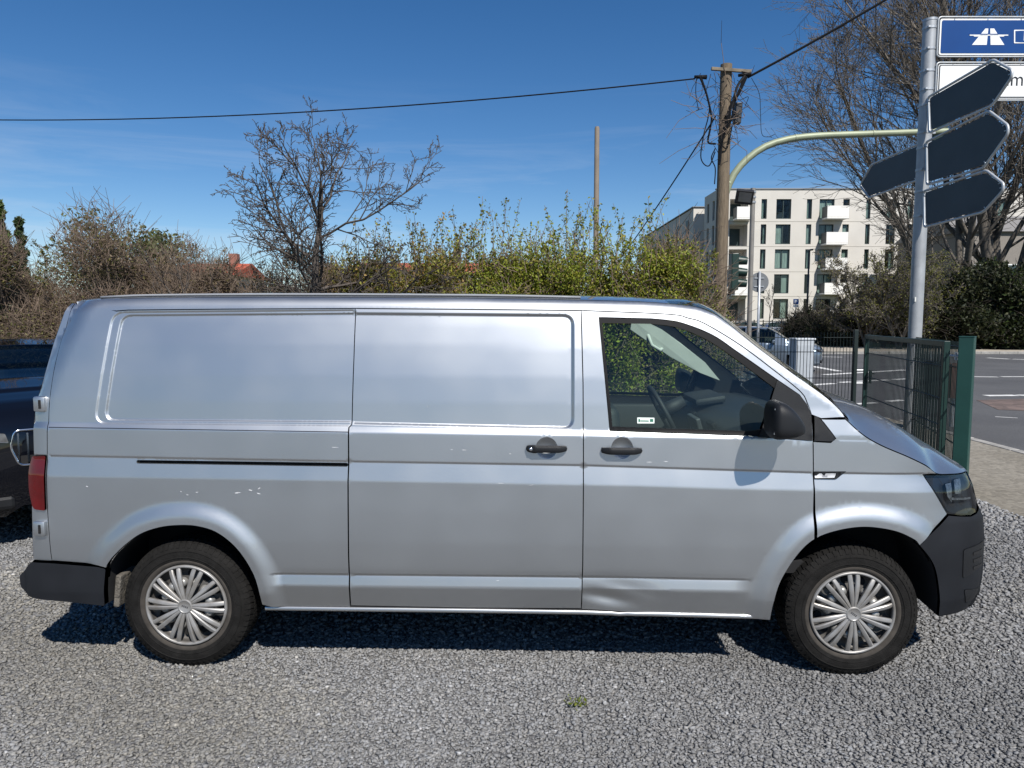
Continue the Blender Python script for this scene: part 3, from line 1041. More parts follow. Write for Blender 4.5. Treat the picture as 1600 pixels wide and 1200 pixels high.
# ---- door handles: a bar across a cup
def handle(px0, px1, py, lock):
    x0, z0 = px_side(px0, py)
    x1, z1 = px_side(px1, py + .5)
    n = 22
    mb = MB()
    rings = []
    for i in range(n + 1):
        t = i / n
        x, z = x0 + (x1 - x0) * t, z0 + (z1 - z0) * t
        b = on_body(x, z)
        s = math.sin(math.pi * t)
        out = .012 + .020 * min(1, s * 1.6)
        hh = (.0095 + .0085 * min(1, (1 - abs(2 * t - 1) ** 6)) + (.003 if lock and t < .25 else 0)) * (1 if 0 < i < n else .45)
        th = .010 if 0 < i < n else .006
        ring = []
        for k in range(12):
            w = 2 * math.pi * k / 12
            cx_, cz_ = math.cos(w), math.sin(w)
            ring.append((x, b - out + th * (abs(cx_) ** .7) * (1 if cx_ > 0 else -1), z + hh * (abs(cz_) ** .7) * (1 if cz_ > 0 else -1)))
        o = len(mb.v)
        mb.v += ring
        rings.append(o)
    for a, b in zip(rings[:-1], rings[1:]):
        for k in range(12):
            mb.f.append((a + k, a + (k + 1) % 12, b + (k + 1) % 12, b + k))
    mb.f.append(tuple(rings[0] + k for k in range(12)))
    mb.f.append(tuple(rings[-1] + k for k in range(12))[::-1])
    for t in (.07, .93):                          # feet that hold the bar
        x, z = x0 + (x1 - x0) * t, z0 + (z1 - z0) * t
        mb.box((x, on_body(x, z) - .006, z), (.024, .022, .026), bev=.004)
    h = mb.build('door_handle', plastic, van, smooth=True, angle=50)
    if lock:
        x, z = x0 + (x1 - x0) * .12, z0 + (z1 - z0) * .12
        b = on_body(x, z) - .037
        MB().lathe([(0, -.002), (.008, -.002), (.009, .002)], 16, lambda u, v, w: (x + u, b + w, z + v)).build('lock_barrel', chrome, h, smooth=True)
    return h


handle(822, 886, 700, True)
handle(939, 1003, 703, False)

# ---- hinges on the tail
for py in (631, 825):
    a = side_pt(66, py)
    mb = MB().box((a.x - .004, a.y + .002, a.z), (.062, .05, .078), bev=.010)
    hg = mb.build('door_hinge', paint, van, smooth=True, angle=40)
    MB().box((a.x + .002, a.y - .0245, a.z), (.012, .006, .045), bev=.002).build('hinge_slot', dark, hg)

# ---- the near wing mirror
def mirror(mx_, far=False):
    c = on_y(1224, 655, -.15)
    mb = MB()
    nu, nv = 30, 26
    sx, sz = .112, .093
    for i in range(nv + 1):
        v = -math.pi / 2 + math.pi * i / nv
        for k in range(nu):
            w = 2 * math.pi * k / nu
            cu, su, cv, sv = math.cos(w), math.sin(w), math.cos(v), math.sin(v)
            e = lambda q, p: (abs(q) ** p) * (1 if q >= 0 else -1)
            x = e(cv, .62) * e(cu, .62)
            y = e(cv, .62) * e(su, .62)
            z = e(sv, .60)
            # rear (-x) side flat, front rounded and drooping towards the nose
            x = x * (.42 if x < 0 else 1.0)
            f_ = max(0, x + .15) / 1.15
            hi, lo = .094 * (1 - 1.15 * f_ ** 1.7), -.088 * (1 - .16 * f_ ** 2)
            zz = lo + (hi - lo) * (z * .5 + .5)
            mb.v.append((c[0] + x * .118 - .024, c[1] + y * (.105 - .03 * f_), c[2] + zz - .004))
    for i in range(nv):
        for k in range(nu):
            k2 = (k + 1) % nu
            mb.f.append((i * nu + k, i * nu + k2, (i + 1) * nu + k2, (i + 1) * nu + k))
    if far:
        mb.v = [(x, 2 * VC - y, z) for x, y, z in mb.v]
    ob = mb.build('side_mirror', plastic, van, smooth=True)
    # arm to the door
    s = (lambda y: 2 * VC - y) if far else (lambda y: y)
    arm = MB().tube([(c[0] + .02, s(c[1] + .06), c[2] - .055), (c[0] + .055, s(c[1] + .13), c[2] - .062), (c[0] + .07, s(.035), c[2] - .055)], [.030, .034, .040], 12)
    arm.build('mirror_arm', plastic, ob, smooth=True)
    MB().box((c[0] - .058, s(c[1]), c[2] - .002), (.014, .15, .12), bev=.002).build('mirror_glass', chrome, ob)

mirror(0)
mirror(0, True)

# ---- bridges over the width: roof, rear, windscreen, nose
def bridge(name, edge, m, bulge, dirs, p=2.4, n=24, skirt=None):
    """edge: list of (x, z) on the near side; arcs to the mirrored far side, pushed along dirs(i)"""
    V, F = [], []
    E_ = [(x, on_body(x, z), z) for x, z in edge]
    for i, (x, y, z) in enumerate(E_):
        dx, dz_ = dirs(i / max(1, len(E_) - 1), x, z)
        for k in range(n + 1):
            t = k / n
            s = -math.cos(math.pi * t)
            tt = i / max(1, len(E_) - 1)
            b = (bulge(tt) if callable(bulge) else bulge) * (1 - abs(s) ** (p(tt) if callable(p) else p))
            V.append((x + dx * b, VC + s * (VC - y), z + dz_ * b))
    for i in range(len(E_) - 1):
        for k in range(n):
            a = i * (n + 1) + k
            F.append([a, a + 1, a + n + 2, a + n + 1])
    ob = mesh_obj(name, V, F, m, van, smooth=True)
    bm = bmesh.new()
    bm.from_mesh(ob.data)
    bmesh.ops.recalc_face_normals(bm, faces=bm.faces)
    bm.to_mesh(ob.data)
    bm.free()
    return ob


itop = 9
roof_edge = pxs(TOP_PX[:itop + 1], .05)
roof = bridge('roof', roof_edge, paint, .036, lambda t, x, z: (-.3 * (1 - min(1, t * 6)), 1.0), p=4.0, n=30)
# rain channel strips along the roof edge
for s in (0, 1):
    mb = MB()
    pts = [(x, on_body(x, z), z) for x, z in pxs(TOP_PX[2:itop - 1], .1)]
    pts = [(x, (y + .045) if not s else 2 * VC - y - .045, z + .014) for x, y, z in pts]
    mb.tube(pts, .007, 6)
    mb.build('rain_channel', mat('channel_grey', (0.25, 0.26, 0.28), 0.45), roof, smooth=True)
ws_edge = pxs(TOP_PX[itop:-1], .03)
bridge('windscreen', ws_edge, screen_glass, lambda t: .036 + .114 * min(1, t * 2.2), lambda t, x, z: (.75 * min(1, t * 2.2), 1 - .7 * min(1, t * 2.2)), p=lambda t: 4 - 1.8 * min(1, t * 2.2))
tail_e = pxs(REAR_PX, .06)
bridge('tailgate', tail_e, paint, .03, lambda t, x, z: (-1.0, .12 * (1 - t)), p=3.0)
fr = pxs(FRONT_PX[:5], .03)
bridge('front_grille', fr, plastic, .13, lambda t, x, z: (1.0, 0), p=2.6)
fr2 = pxs(FRONT_PX[4:], .03)
bridge('bumper_face', fr2, bumper_m, .13, lambda t, x, z: (1.0, 0), p=2.6)
rbx = pxs([(53, 875), (34, 897), (36, 914), (47, 927.5)])
bridge('rear_step', rbx, bumper_m, .05, lambda t, x, z: (-1.0, 0), p=3.0)

# bonnet: edge along the wing's shut line, crowned over the width
hg = pxs([(1321, 654), (1348, 678), (1377, 695), (1419, 713), (1447.5, 727), (1463, 739), (1487, 740), (1512, 736.5)], .018)
hood_y = [on_body(x, z) for x, z in hg]
V, F = [], []
nH = 40
c0, c1 = (hg[0][0] + .05, hg[0][1] + .115), (hg[-1][0] + .12, hg[-1][1] + .012)
for i, (x, z) in enumerate(hg):
    s = i / (len(hg) - 1)
    y = hood_y[i]
    xc = c0[0] + (c1[0] - c0[0]) * s
    zc = c0[1] + (c1[1] - c0[1]) * s + .045 * math.sin(math.pi * s) * (1 - .3 * s)
    for k in range(nH + 1):
        t = 2 * k / nH - 1
        a = abs(t)
        gx_, gz_ = 1 - a ** 2.0, 1 - a ** 3.4
        V.append((x + (xc - x) * gx_, VC + t * (VC - y), z + (zc - z) * gz_))
for i in range(len(hg) - 1):
    for k in range(nH):
        a = i * (nH + 1) + k
        F.append([a, a + 1, a + nH + 2, a + nH + 1])
hood = mesh_obj('bonnet', V, F, paint, van, smooth=True)
# cowl with the wipers between bonnet and windscreen
cw = [px_side(1300, 640), px_side(1321, 654)]
V, F = [], []
for i, (x, z, up, fw) in enumerate([(cw[0][0] - .02, cw[0][1] + .0, .0, .13), (cw[0][0] + .04, cw[0][1] - .012, .005, .15), (cw[1][0] + .015, cw[1][1] + .004, .05, .10), (cw[1][0] + .03, cw[1][1] - .03, .03, .10)]):
    y = on_body(*cw[1]) + .01
    for k in range(25):
        t = 2 * k / 24 - 1
        V.append((x + fw * (1 - abs(t) ** 2.2), VC + t * (VC - y), z + up * (1 - abs(t) ** 3)))
for i in range(3):
    for k in range(24):
        a = i * 25 + k
        F.append([a, a + 1, a + 26, a + 25])
cowl = mesh_obj('cowl', V, F, plastic, van, smooth=True)
x0, z0 = px_side(1312, 640)
for yy in (.30, 1.05):
    MB().tube([(x0 + .10, yy + .1, z0 + .005), (x0 + .05, yy + .2, z0 + .035), (x0 - .02, yy + .6, z0 + .075)], [.012, .009, .006], 6).build('wiper', rubber, cowl)

# ---- structure behind the panels: dark inner skin, wheel houses, floor
inner = top_line + pxs([(1321, 656)]) + HOODGAP + pxs([(1500, 745), (1520, 800), (1525, 900), (1505, 945), (1468, 955)]) + FRONT_ARCH[::-1] + pxs([(908, 955)]) + REAR_ARCH[::-1] + pxs([(50, 920), (56, 870), (58, 720), (62, 640), (90, 540), (114, 478)])
GL2 = pxs([(936, 498), (1017, 500)]) + pxs([(1040, 502), (1066, 508), (1105, 525), (1150, 555), (1213, 600)], .02) + pxs([(1212, 640), (1204, 668), (1190, 678), (1169, 678), (954, 671)])
part('inner_body', inner, holes=[GL2], m=dark, parent=van, off=.035, skirt=0, dense=False, gap=.012, step=.06)
for arch in (REAR_ARCH, FRONT_ARCH):
    a_ = [(x, z) for x, z in arch]
    y_in = [on_body(x, z) + .012 for x, z in a_]
    for s_ in (0, 1):
        fy = (lambda y: 2 * VC - y) if s_ else (lambda y: y)
        n = len(a_)
        V = [(x, fy(y), z + .004) for (x, z), y in zip(a_, y_in)] + [(x, fy(.42), z + .03) for x, z in a_]
        F = [[i, i + 1, n + i + 1, n + i] for i in range(n - 1)] + [[n + i for i in range(n)]]
        mesh_obj('wheel_house', V, F, dark, van)
MB().box((1.62, VC, .36), (4.3, 1.3, .10)).box((1.62, VC, .36), (2.3, 1.75, .09)).build('floor_pan', dark, van)
# mud flap by the rear wheel
MB().box((-.365, .14, .40), (.03, .16, .17), ry=.12, bev=.006).build('mud_flap', mat('mud', (0.11, 0.10, 0.085), .9, var=.4, vscale=30, bump=.6, bscale=90), van)

# ---- cab interior
cab = MB().box((2.12, VC, 1.10), (.03, 1.5, 1.45)).build('bulkhead', mat('bulkhead_grey', (0.03, 0.032, 0.034), 0.8), van)
MB().box((2.75, VC, .55), (1.3, 1.7, .06)).build('cab_floor', dark, van)
headl = [(x, z - .045) for x, z in roof_edge if x > 2.1]
# dashboard, swept over the width
def sweep(name, prof, y0, y1, m, par=van, n=1, smooth=True):
    mb = MB()
    mb.prism(prof, y0, y1, lambda u, v, w: (u, w, v))
    return mb.build(name, m, par, smooth=False)


dash = sweep('dashboard', rounded([(2.80, .85), (2.78, 1.05), (2.84, 1.20), (2.95, 1.255), (3.10, 1.275), (3.35, 1.275), (3.45, 1.2), (3.45, .8)], .03, 4), .14, 2 * VC - .14, dash_m)
MB().box((2.93, 1.35, 1.285), (.20, .42, .05), ry=-.15, bev=.02).build('instrument_hood', dash_m, dash, smooth=True, angle=40)
scr = MB().box((2.800, VC, 1.13), (.03, .26, .17), ry=-.28, bev=.008).build('centre_console', mat('console_grey', (0.05, 0.052, 0.055), .4), dash)
for i in range(3):
    for j in range(3):
        MB().lathe([(0, -.006), (.012, -.006), (.014, 0)], 12, lambda u, v, w: (2.786 + w + .0, VC - .08 + .08 * j + u, 1.08 + .045 * i + v)).build('console_button', mat('button_grey', (0.22, 0.22, 0.23), .4), scr, smooth=True)
for yy in (.28, .70, 1.20, 1.66):
    MB().box((2.835, yy, 1.185), (.03, .13, .06), ry=-.5, bev=.008).build('air_vent', rubber, dash)
# steering wheel on the far side
sw = MB()
sc_ = Vector((2.66, 1.36, 1.185))
ax = Matrix.Rotation(R(-28), 3, 'Y')
ring = [sc_ + ax @ Vector((0, .185 * math.cos(k * math.pi / 18), .185 * math.sin(k * math.pi / 18))) for k in range(37)]
sw.tube(ring, .016, 8, cap=False)
for a in (0, math.pi, -math.pi / 2):
    sw.tube([sc_, sc_ + ax @ Vector((0, .18 * math.cos(a), .18 * math.sin(a)))], [.03, .014], 6)
sw.tube([sc_ + ax @ Vector((-.02, 0, 0)), sc_ + ax @ Vector((.16, 0, 0))], [.055, .04], 10)
sw.build('steering_wheel', dash_m, van, smooth=True)
# seats
for yy, wd in ((.55, .78), (1.38, .5)):
    MB().box((2.42, yy, .80), (.50, wd, .16), bev=.05).build('seat_cushion', dash_m, van, smooth=True)
    MB().box((2.20, yy, 1.10), (.12, wd, .52), ry=-.12, bev=.045).build('seat_back', dash_m, van, smooth=True)
# pale trim on the inside of the far windscreen pillar, with its grab handle
far_trim = pxs([(1052, 500), (1080, 503), (1120, 522), (1165, 553), (1225, 598), (1262, 640), (1215, 622), (1145, 585), (1095, 552), (1050, 522)])
pv = [(x, 2 * VC - on_body(x, z) - .05, z) for x, z in far_trim]
ft = MB()
ft.v = pv + [(x - .0, y - .05, z) for x, y, z in pv]
n = len(pv)
ft.f = [tuple(range(n)), tuple(range(2 * n - 1, n - 1, -1))] + [(i, (i + 1) % n, n + (i + 1) % n, n + i) for i in range(n)]
tr = ft.build('pillar_trim', trim_pale, van)
for s_, (y_off) in ((1, 2 * VC - .20), (0, .17)):
    a = px_side(1100, 535)
    b = px_side(1128, 560)
    p0, p1 = Vector((a[0], y_off, a[1])), Vector((b[0], y_off, b[1]))
    if s_:
        MB().tube([p0 + Vector((0, .06, .02)), p0 + Vector((-.03, -.0, 0)), (p0 + p1) / 2 + Vector((-.05, -.02, -.03)), p1 + Vector((-.03, 0, -.03)), p1 + Vector((.02, .06, -.0))], .013, 8).build('grab_handle', trim_pale, tr, smooth=True)
# roof lining
hl_ = [(x, on_body(x, z) + .06, z - .05) for x, z in roof_edge if x > 2.1]
V = [p for p in hl_] + [(x, 2 * VC - y, z) for x, y, z in hl_]
n = len(hl_)
mesh_obj('roof_lining', V, [[i, i + 1, n + i + 1, n + i] for i in range(n - 1)], trim_pale, van, smooth=True)
# far door card below the window
MB().box((2.75, 2 * VC - .10, .98), (1.25, .06, .42), bev=.02).build('door_card', dash_m, van, smooth=True, angle=40)

# ---- wheels
tyre_m = mat('tyre_rubber', (0.013, 0.0125, 0.012), rough=0.85, var=0.30, vscale=18, bump=.25, bscale=150, spec=.12)
dust_m = mat('dusty_rubber', (0.045, 0.039, 0.033), rough=0.95, var=0.35, vscale=14)
cap_m = mat('hubcap_silver', (0.20, 0.185, 0.165), rough=0.42, metal=0.35, col2=(.34, .34, .34), vscale=11)
rim_m = mat('rim_steel', (0.09, 0.085, 0.08), rough=0.5, metal=0.4, var=0.25, vscale=10)
bump_m = mat('rim_pressing', (0.34, 0.335, 0.32), rough=0.4, metal=0.5, var=0.15, vscale=10)


def wheel(cx_, cz_, rot, steer=0.0, far=False):
    """outer face towards -y; built around its own centre"""
    w = bpy.data.objects.new('wheel', None)
    w.empty_display_size = .2
    link(w, van)
    w.location = (cx_, (2 * VC - .045) if far else .045, cz_)
    w.rotation_euler = (0, rot, steer + (math.pi if far else 0))
    Rt, W = .338, .215
    prof = [(.212, .016), (.222, .004), (.240, -.002), (.252, -.0045), (.2535, -.0070), (.2565, -.0072), (.258, -.0052), (.270, -.006), (.286, -.0038), (.2875, -.0062), (.2905, -.0060), (.292, -.0028), (.312, .006), (.326, .020), (.3315, .034), (.332, W / 2), (.3315, W - .034), (.326, W - .02), (.30, W), (.24, W), (.215, W - .02)]
    fr_ = lambda u, v, h: (u, h, v)
    ty = MB().lathe(prof, 96, fr_)
    # tread blocks standing on the carcass
    nb = 66
    for row, (h0, h1, sk) in enumerate(((.018, .050, .0), (.056, .090, .3), (.096, .120, .6), (.126, .160, .3), (.166, .198, .0))):
        for k in range(nb):
            a0 = 2 * math.pi * (k + sk) / nb
            da = 2 * math.pi / nb * .74
            r0, r1 = .326, Rt
            lean = .012 * (1 if row % 2 else -1)
            vs = []
            for (hh, rr) in ((h0, r0), (h1, r0), (h1, r1), (h0, r1)):
                r_ = rr - (.007 if (row in (0, 4) and ((hh == h0) == (row == 0))) else 0)
                for a in (a0, a0 + da):
                    aa = a + lean * (1 if hh == h1 else -1)
                    vs.append((r_ * math.cos(aa), hh, r_ * math.sin(aa)))
            ty.add(vs, [(0, 1, 3, 2), (2, 3, 5, 4), (4, 5, 7, 6), (6, 7, 1, 0), (0, 2, 4, 6), (1, 7, 5, 3)])
    # shoulder lugs
    for k in range(nb):
        a = 2 * math.pi * k / nb
        for q in (-.012, .012):
            pass
        vs = []
        for (r_, h) in ((.306, .0035), (.3295, .0195)):
            for a_ in (a, a + .050):
                for dd in (-.0035, .004):
                    vs.append((r_ * math.cos(a_), h + dd, r_ * math.sin(a_)))
        ty.add(vs, [(0, 2, 3, 1), (4, 5, 7, 6), (0, 1, 5, 4), (2, 6, 7, 3), (0, 4, 6, 2), (1, 3, 7, 5)])
    tyre = ty.build('tyre', tyre_m, w, smooth=True, angle=35)
    # dusty ring next to the rim, a thin raised bead
    MB().lathe([(.214, .012), (.222, .0025), (.2365, -.0035), (.239, -.002)], 96, fr_).build('rim_guard', dust_m, tyre, smooth=True)
    rim = MB().lathe([(.214, .010), (.208, .012), (.203, .035), (.195, .06), (.150, .050), (.120, .030), (.085, .035), (.07, .03), (0, .03)], 64, fr_).build('rim', rim_m, w, smooth=True)
    for k in range(12):
        a = 2 * math.pi * (k + .5) / 12
        c = (.158 * math.cos(a), .158 * math.sin(a))
        MB().lathe([(0, .046), (.019, .046), (.021, .058)], 14, lambda u, v, h: (c[0] + u, h - .002, c[1] + v)).build('rim_hole', dark, rim)
    for k in range(12):
        a = 2 * math.pi * k / 12
        c = (.118 * math.cos(a), .118 * math.sin(a))
        MB().lathe([(0, .004), (.016, .006), (.022, .014), (.026, .03)], 14, lambda u, v, h: (c[0] + u, h, c[1] + v)).build('rim_bump', bump_m, rim, smooth=True)
    # wheel cover: outer ring, ten forked spokes, centre boss
    cv = MB().lathe([(.213, .012), (.2125, -.001), (.2065, -.004), (.200, .000), (.197, .012), (.203, .018)], 96, fr_)
    cover = cv.build('wheel_cover', cap_m, w, smooth=True)
    for k in range(10):
        a = 2 * math.pi * k / 10 + math.pi / 2
        ca, sa = math.cos(a), math.sin(a)
        sp = MB()
        for sgn in (-1, 1):
            prev = None
            st = [(.034, .0062, .0062, -.010), (.075, .0095, .0092, -.014), (.11, .0125, .0108, -.014), (.15, .0165, .0112, -.011), (.180, .0190, .0110, -.006), (.199, .0200, .0105, .001)]
            rows = []
            for (r_, off_, hw, h) in st:
                ring_ = []
                for (t_, dh) in ((-hw, .012), (-hw, .002), (-hw * .55, -.0015), (hw * .55, 0), (hw, .004), (hw, .014)):
                    t = sgn * (off_ + t_) if sgn > 0 else sgn * (off_ + t_)
                    ring_.append((r_ * ca - t * sa, h + dh, r_ * sa + t * ca))
                rows.append(ring_)
            o = len(sp.v)
            for rw in rows:
                sp.v += rw
            for i in range(len(rows) - 1):
                for j in range(5):
                    sp.f.append((o + i * 6 + j, o + i * 6 + j + 1, o + (i + 1) * 6 + j + 1, o + (i + 1) * 6 + j))
            sp.f.append(tuple(o + j for j in range(6)))
            sp.f.append(tuple(o + (len(rows) - 1) * 6 + j for j in range(6))[::-1])
        sp.build('spoke', cap_m, cover, smooth=True, angle=35)
    MB().lathe([(.040, .006), (.038, -.012), (.032, -.015), (.030, -.0135), (.0285, -.0125), (0, -.0125)], 40, fr_).build('centre_cap', cap_m, cover, smooth=True, angle=50)
    for k in range(4):
        MB().box(((-.0135 + .009 * k), -.0132, .0), (.0062, .002, .010), bev=.0006).build('cap_mark', mat('mark_dark', (0.07, 0.07, 0.075), .5), cover)
    return w


hr, hf = on_y(288.5, 950.5, .03), on_y(1334.5, 961, .03)
wheel(hr[0], .335, .35)
wheel(hf[0], .335, .62, R(0))
wheel(hr[0], .335, .1, 0, True)
wheel(hf[0], .335, .9, 0, True)
# axles hidden underneath
MB().tube([(hr[0], .2, .32), (hr[0], 1.7, .32)], .04, 8).tube([(hf[0], .2, .32), (hf[0], 1.7, .32)], .04, 8).build('axle', dark, van)
# ================================================================== plants
def tubes(segs, n=4):
    """segs: (p0, p1, r0, r1) list -> verts, quads (open tapered tubes)"""
    A = np.array([s[0] for s in segs], float)
    B = np.array([s[1] for s in segs], float)
    r0 = np.array([s[2] for s in segs])
    r1 = np.array([s[3] for s in segs])
    t = B - A
    t /= np.maximum(np.linalg.norm(t, axis=1), 1e-9)[:, None]
    ref = np.where(np.abs(t[:, 2:3]) < .9, np.array([[0, 0, 1.0]]), np.array([[1.0, 0, 0]]))
    a = np.cross(t, ref)
    a /= np.linalg.norm(a, axis=1)[:, None]
    b = np.cross(a, t)
    V = []
    for P, r in ((A, r0), (B, r1)):
        for k in range(n):
            w = 2 * math.pi * k / n
            V.append(P + (a * math.cos(w) + b * math.sin(w)) * r[:, None])
    V = np.stack(V, 1)                              # (N, 2n, 3)
    q = np.array([[k, (k + 1) % n, n + (k + 1) % n, n + k] for k in range(n)])
    F = (q[None] + (np.arange(len(segs)) * 2 * n)[:, None, None]).reshape(-1, 4)
    return V.reshape(-1, 3), F


def leaf_mesh(C, size, rng, up=0.3, aspect=.5):
    """pointed leaves, one folded pair of triangles each, at centres C"""
    n = len(C)
    d = rng.normal(size=(n, 3))
    d[:, 2] += up
    d /= np.linalg.norm(d, axis=1)[:, None]
    s = np.cross(d, rng.normal(size=(n, 3)))
    s /= np.maximum(np.linalg.norm(s, axis=1), 1e-6)[:, None]
    u = np.cross(d, s)
    L = (size * rng.uniform(.6, 1.3, n))[:, None]
    p0, p2 = C - d * L / 2, C + d * L / 2
    p1 = C + s * L * aspect / 2 + u * L * .12
    p3 = C - s * L * aspect / 2 + u * L * .12
    V = np.stack([p0, p1, p2, p3], 1).reshape(-1, 3)
    i = np.arange(n)[:, None] * 4
    F = np.concatenate([i + np.array([[0, 1, 2]]), i + np.array([[0, 2, 3]])])
    return V, F


def pick(cols, n, rng, sd=.18):
    c = np.array(cols)[rng.integers(0, len(cols), n)]
    return c * np.exp(rng.normal(0, sd, n))[:, None]


leaf_m = mat('leaf', (.1, .12, .03), .6, attr='tint', transl=.4)
bark_m = mat('bark', (.105, .085, .068), .9, var=.35, vscale=12, bump=.6, bscale=30)
twig_m = mat('twig', (.17, .125, .092), .9, var=.3, vscale=6)
grey_bark = mat('grey_bark', (.12, .105, .088), .9, var=.35, vscale=7, bump=.6, bscale=20)


def grow(base, direction, length, radius, level, rng, P, out, tips):
    """one branch and its offspring; P: parameters per level"""
    nseg, wander, trop, nchild, ang, ratio, rratio = P[level]
    p = np.array(base, float)
    d = np.array(direction, float)
    d /= np.linalg.norm(d)
    pts, dirs, rs = [p], [d], [radius]
    rend = max(radius * .35, P['rmin'])
    for i in range(nseg):
        d = d + rng.normal(0, wander, 3) + np.array([0, 0, trop])
        d /= np.linalg.norm(d)
        q = p + d * length / nseg
        r1 = radius + (rend - radius) * (i + 1) / nseg
        out.append((p, q, rs[-1], r1))
        p = q
        pts.append(p)
        dirs.append(d)
        rs.append(r1)
    if level + 1 not in P:
        tips.append((p, d))
        return
    for k in range(nchild):
        t = P['start'] + (1 - P['start']) * (k + rng.uniform(.2, .9)) / nchild if level == 0 else .15 + .85 * (k + rng.uniform(.1, .9)) / nchild
        f = min(t, .999) * nseg
        i = int(f)
        b = pts[i] + (pts[i + 1] - pts[i]) * (f - i)
        dd = dirs[min(i + 1, nseg)]
        o = rng.normal(size=3)
        o -= dd * (o @ dd)
        o /= np.linalg.norm(o)
        a = ang * rng.uniform(.7, 1.3)
        nd = dd * math.cos(a) + o * math.sin(a)
        L = length * ratio * rng.uniform(.7, 1.25) * (1 - .45 * t)
        grow(b, nd, L, max(rs[i] * rratio, P['rmin']), level + 1, rng, P, out, tips)


def bare_tree(name, label, loc, height, seed, P, m=bark_m, r0=.1, lean=(0, 0, 1), group=None, leaves=None, stems=1, spread=.25, sides=4, stem_len=.62):
    rng = np.random.default_rng(seed)
    t = thing(name, label, 'tree', tuple(loc), 0, group)
    out, tips = [], []
    for s in range(stems):
        a = 2 * math.pi * s / stems + rng.uniform(0, 1)
        d = np.array(lean, float) + (np.array([math.cos(a), math.sin(a), 0]) * spread if stems > 1 else 0)
        grow((0.05 * math.cos(a) * (stems > 1), .05 * math.sin(a) * (stems > 1), -.05), d, height * stem_len, r0, 0, rng, P, out, tips)
    big = [s for s in out if s[2] > r0 * .32]
    small = [s for s in out if s[2] <= r0 * .32]
    v, f = tubes(big, 7)
    big_mesh('trunk', v, f, m, t, smooth=True)
    v, f = tubes(small, 3)
    br = big_mesh('crown', v, f, m, t)
    if leaves:
        cols, size, per, scat = leaves
        T = np.array([p for p, d in tips])
        C = np.repeat(T, per, axis=0) + rng.normal(0, scat, (len(T) * per, 3))
        v, f = leaf_mesh(C, size, rng)
        lf = big_mesh('leaves', v, f, leaf_m, br, color=np.tile(pick(cols, len(C), rng), (2, 1)))
    return t


dark_twig = mat('dark_twig', (.05, .042, .033), .9, var=.3, vscale=6)


def shrub(name, label, loc, w, d, h, seed, cols, n_leaf, size, n_twig, twig_len, twig_col=twig_m, shoots=0, shoot_h=.7, group=None, cat='shrub', lumps=14, flat_top=False, twig_r=.006):
    """a dense bush: twigs and leaves through a lumpy volume, shoots standing out of the top"""
    rng = np.random.default_rng(seed)
    t = thing(name, label, cat, tuple(loc), 0, group)
    # lumps give the uneven outline
    lc = np.stack([rng.uniform(-.5, .5, lumps) * w, rng.uniform(-.5, .5, lumps) * d, (.06 + .94 * rng.random(lumps) ** .75) * h * .90], 1)
    lc[:, 2] *= 1 - (.0 if flat_top else .42) * (np.abs(lc[:, 0]) / (w * .5)) ** 2
    lr = rng.uniform(.22, .40, lumps) * min(w, h) * .8

    def sample(n, shell=.55):
        k = rng.integers(0, lumps, n)
        u = rng.normal(size=(n, 3))
        u /= np.linalg.norm(u, axis=1)[:, None]
        r = rng.random(n) ** shell
        p = lc[k] + u * (lr[k] * r)[:, None]
        p[:, 2] = np.abs(p[:, 2])
        return p
    # stems
    segs = []
    for k in range(10):
        b = np.array([rng.uniform(-.25, .25) * w, rng.uniform(-.25, .25) * d, -.05])
        e = lc[rng.integers(0, lumps)]
        m1 = (b + e) / 2 + rng.normal(0, .08, 3)
        segs += [(b, m1, .028, .018), (m1, e, .018, .008)]
    if n_twig:
        P0 = sample(n_twig, .45)
        D = rng.normal(size=(n_twig, 3)) + np.array([0, 0, .35]) + (P0 - np.array([0, 0, h * .35])) * .5
        D /= np.linalg.norm(D, axis=1)[:, None]
        L = twig_len * rng.uniform(.4, 1.4, n_twig)
        P1 = P0 + D * L[:, None] * .5
        D2 = D + rng.normal(0, .45, (n_twig, 3))
        P2 = P1 + D2 * L[:, None] * .5
        segs += [(a, b, twig_r, twig_r * .8) for a, b in zip(P0, P1)] + [(a, b, twig_r * .8, twig_r * .5) for a, b in zip(P1, P2)]
    leaf_c = [sample(n_leaf)] if n_leaf else []
    # upright shoots
    for k in range(shoots):
        b = np.array([rng.uniform(-.55, .55) * w, rng.uniform(-.4, .4) * d, h * rng.uniform(.65, .9)])
        dr = np.array([rng.normal(0, .22), rng.normal(0, .22), 1.0])
        L = shoot_h * rng.uniform(.35, 1.25)
        p = b
        for s in range(4):
            q = p + dr / np.linalg.norm(dr) * L / 4 + rng.normal(0, .02, 3)
            segs.append((p, q, .007 - .001 * s, .006 - .001 * s))
            nl = 13
            leaf_c.append(p + (q - p) * rng.random((nl, 1)) + rng.normal(0, .028, (nl, 3)))
            dr = dr + np.array([rng.normal(0, .12), rng.normal(0, .12), 0])
            p = q
    v, f = tubes(segs, 3)
    big_mesh('stems', v, f, twig_col, t)
    if leaf_c:
        C = np.vstack(leaf_c)
        C[:, 2] = np.maximum(C[:, 2], .03)
        v, f = leaf_mesh(C, size, rng)
        big_mesh('foliage', v, f, leaf_m, t, color=np.tile(pick(cols, len(C), rng), (2, 1)))
    return t


def foot(px, D):
    p = at_d(px, 600, D)
    return (p[0], p[1], 0.0)


def h_at(py, D):
    """height of something seen at picture row py, D metres ahead"""
    return float(at_d(800, py, D)[2])


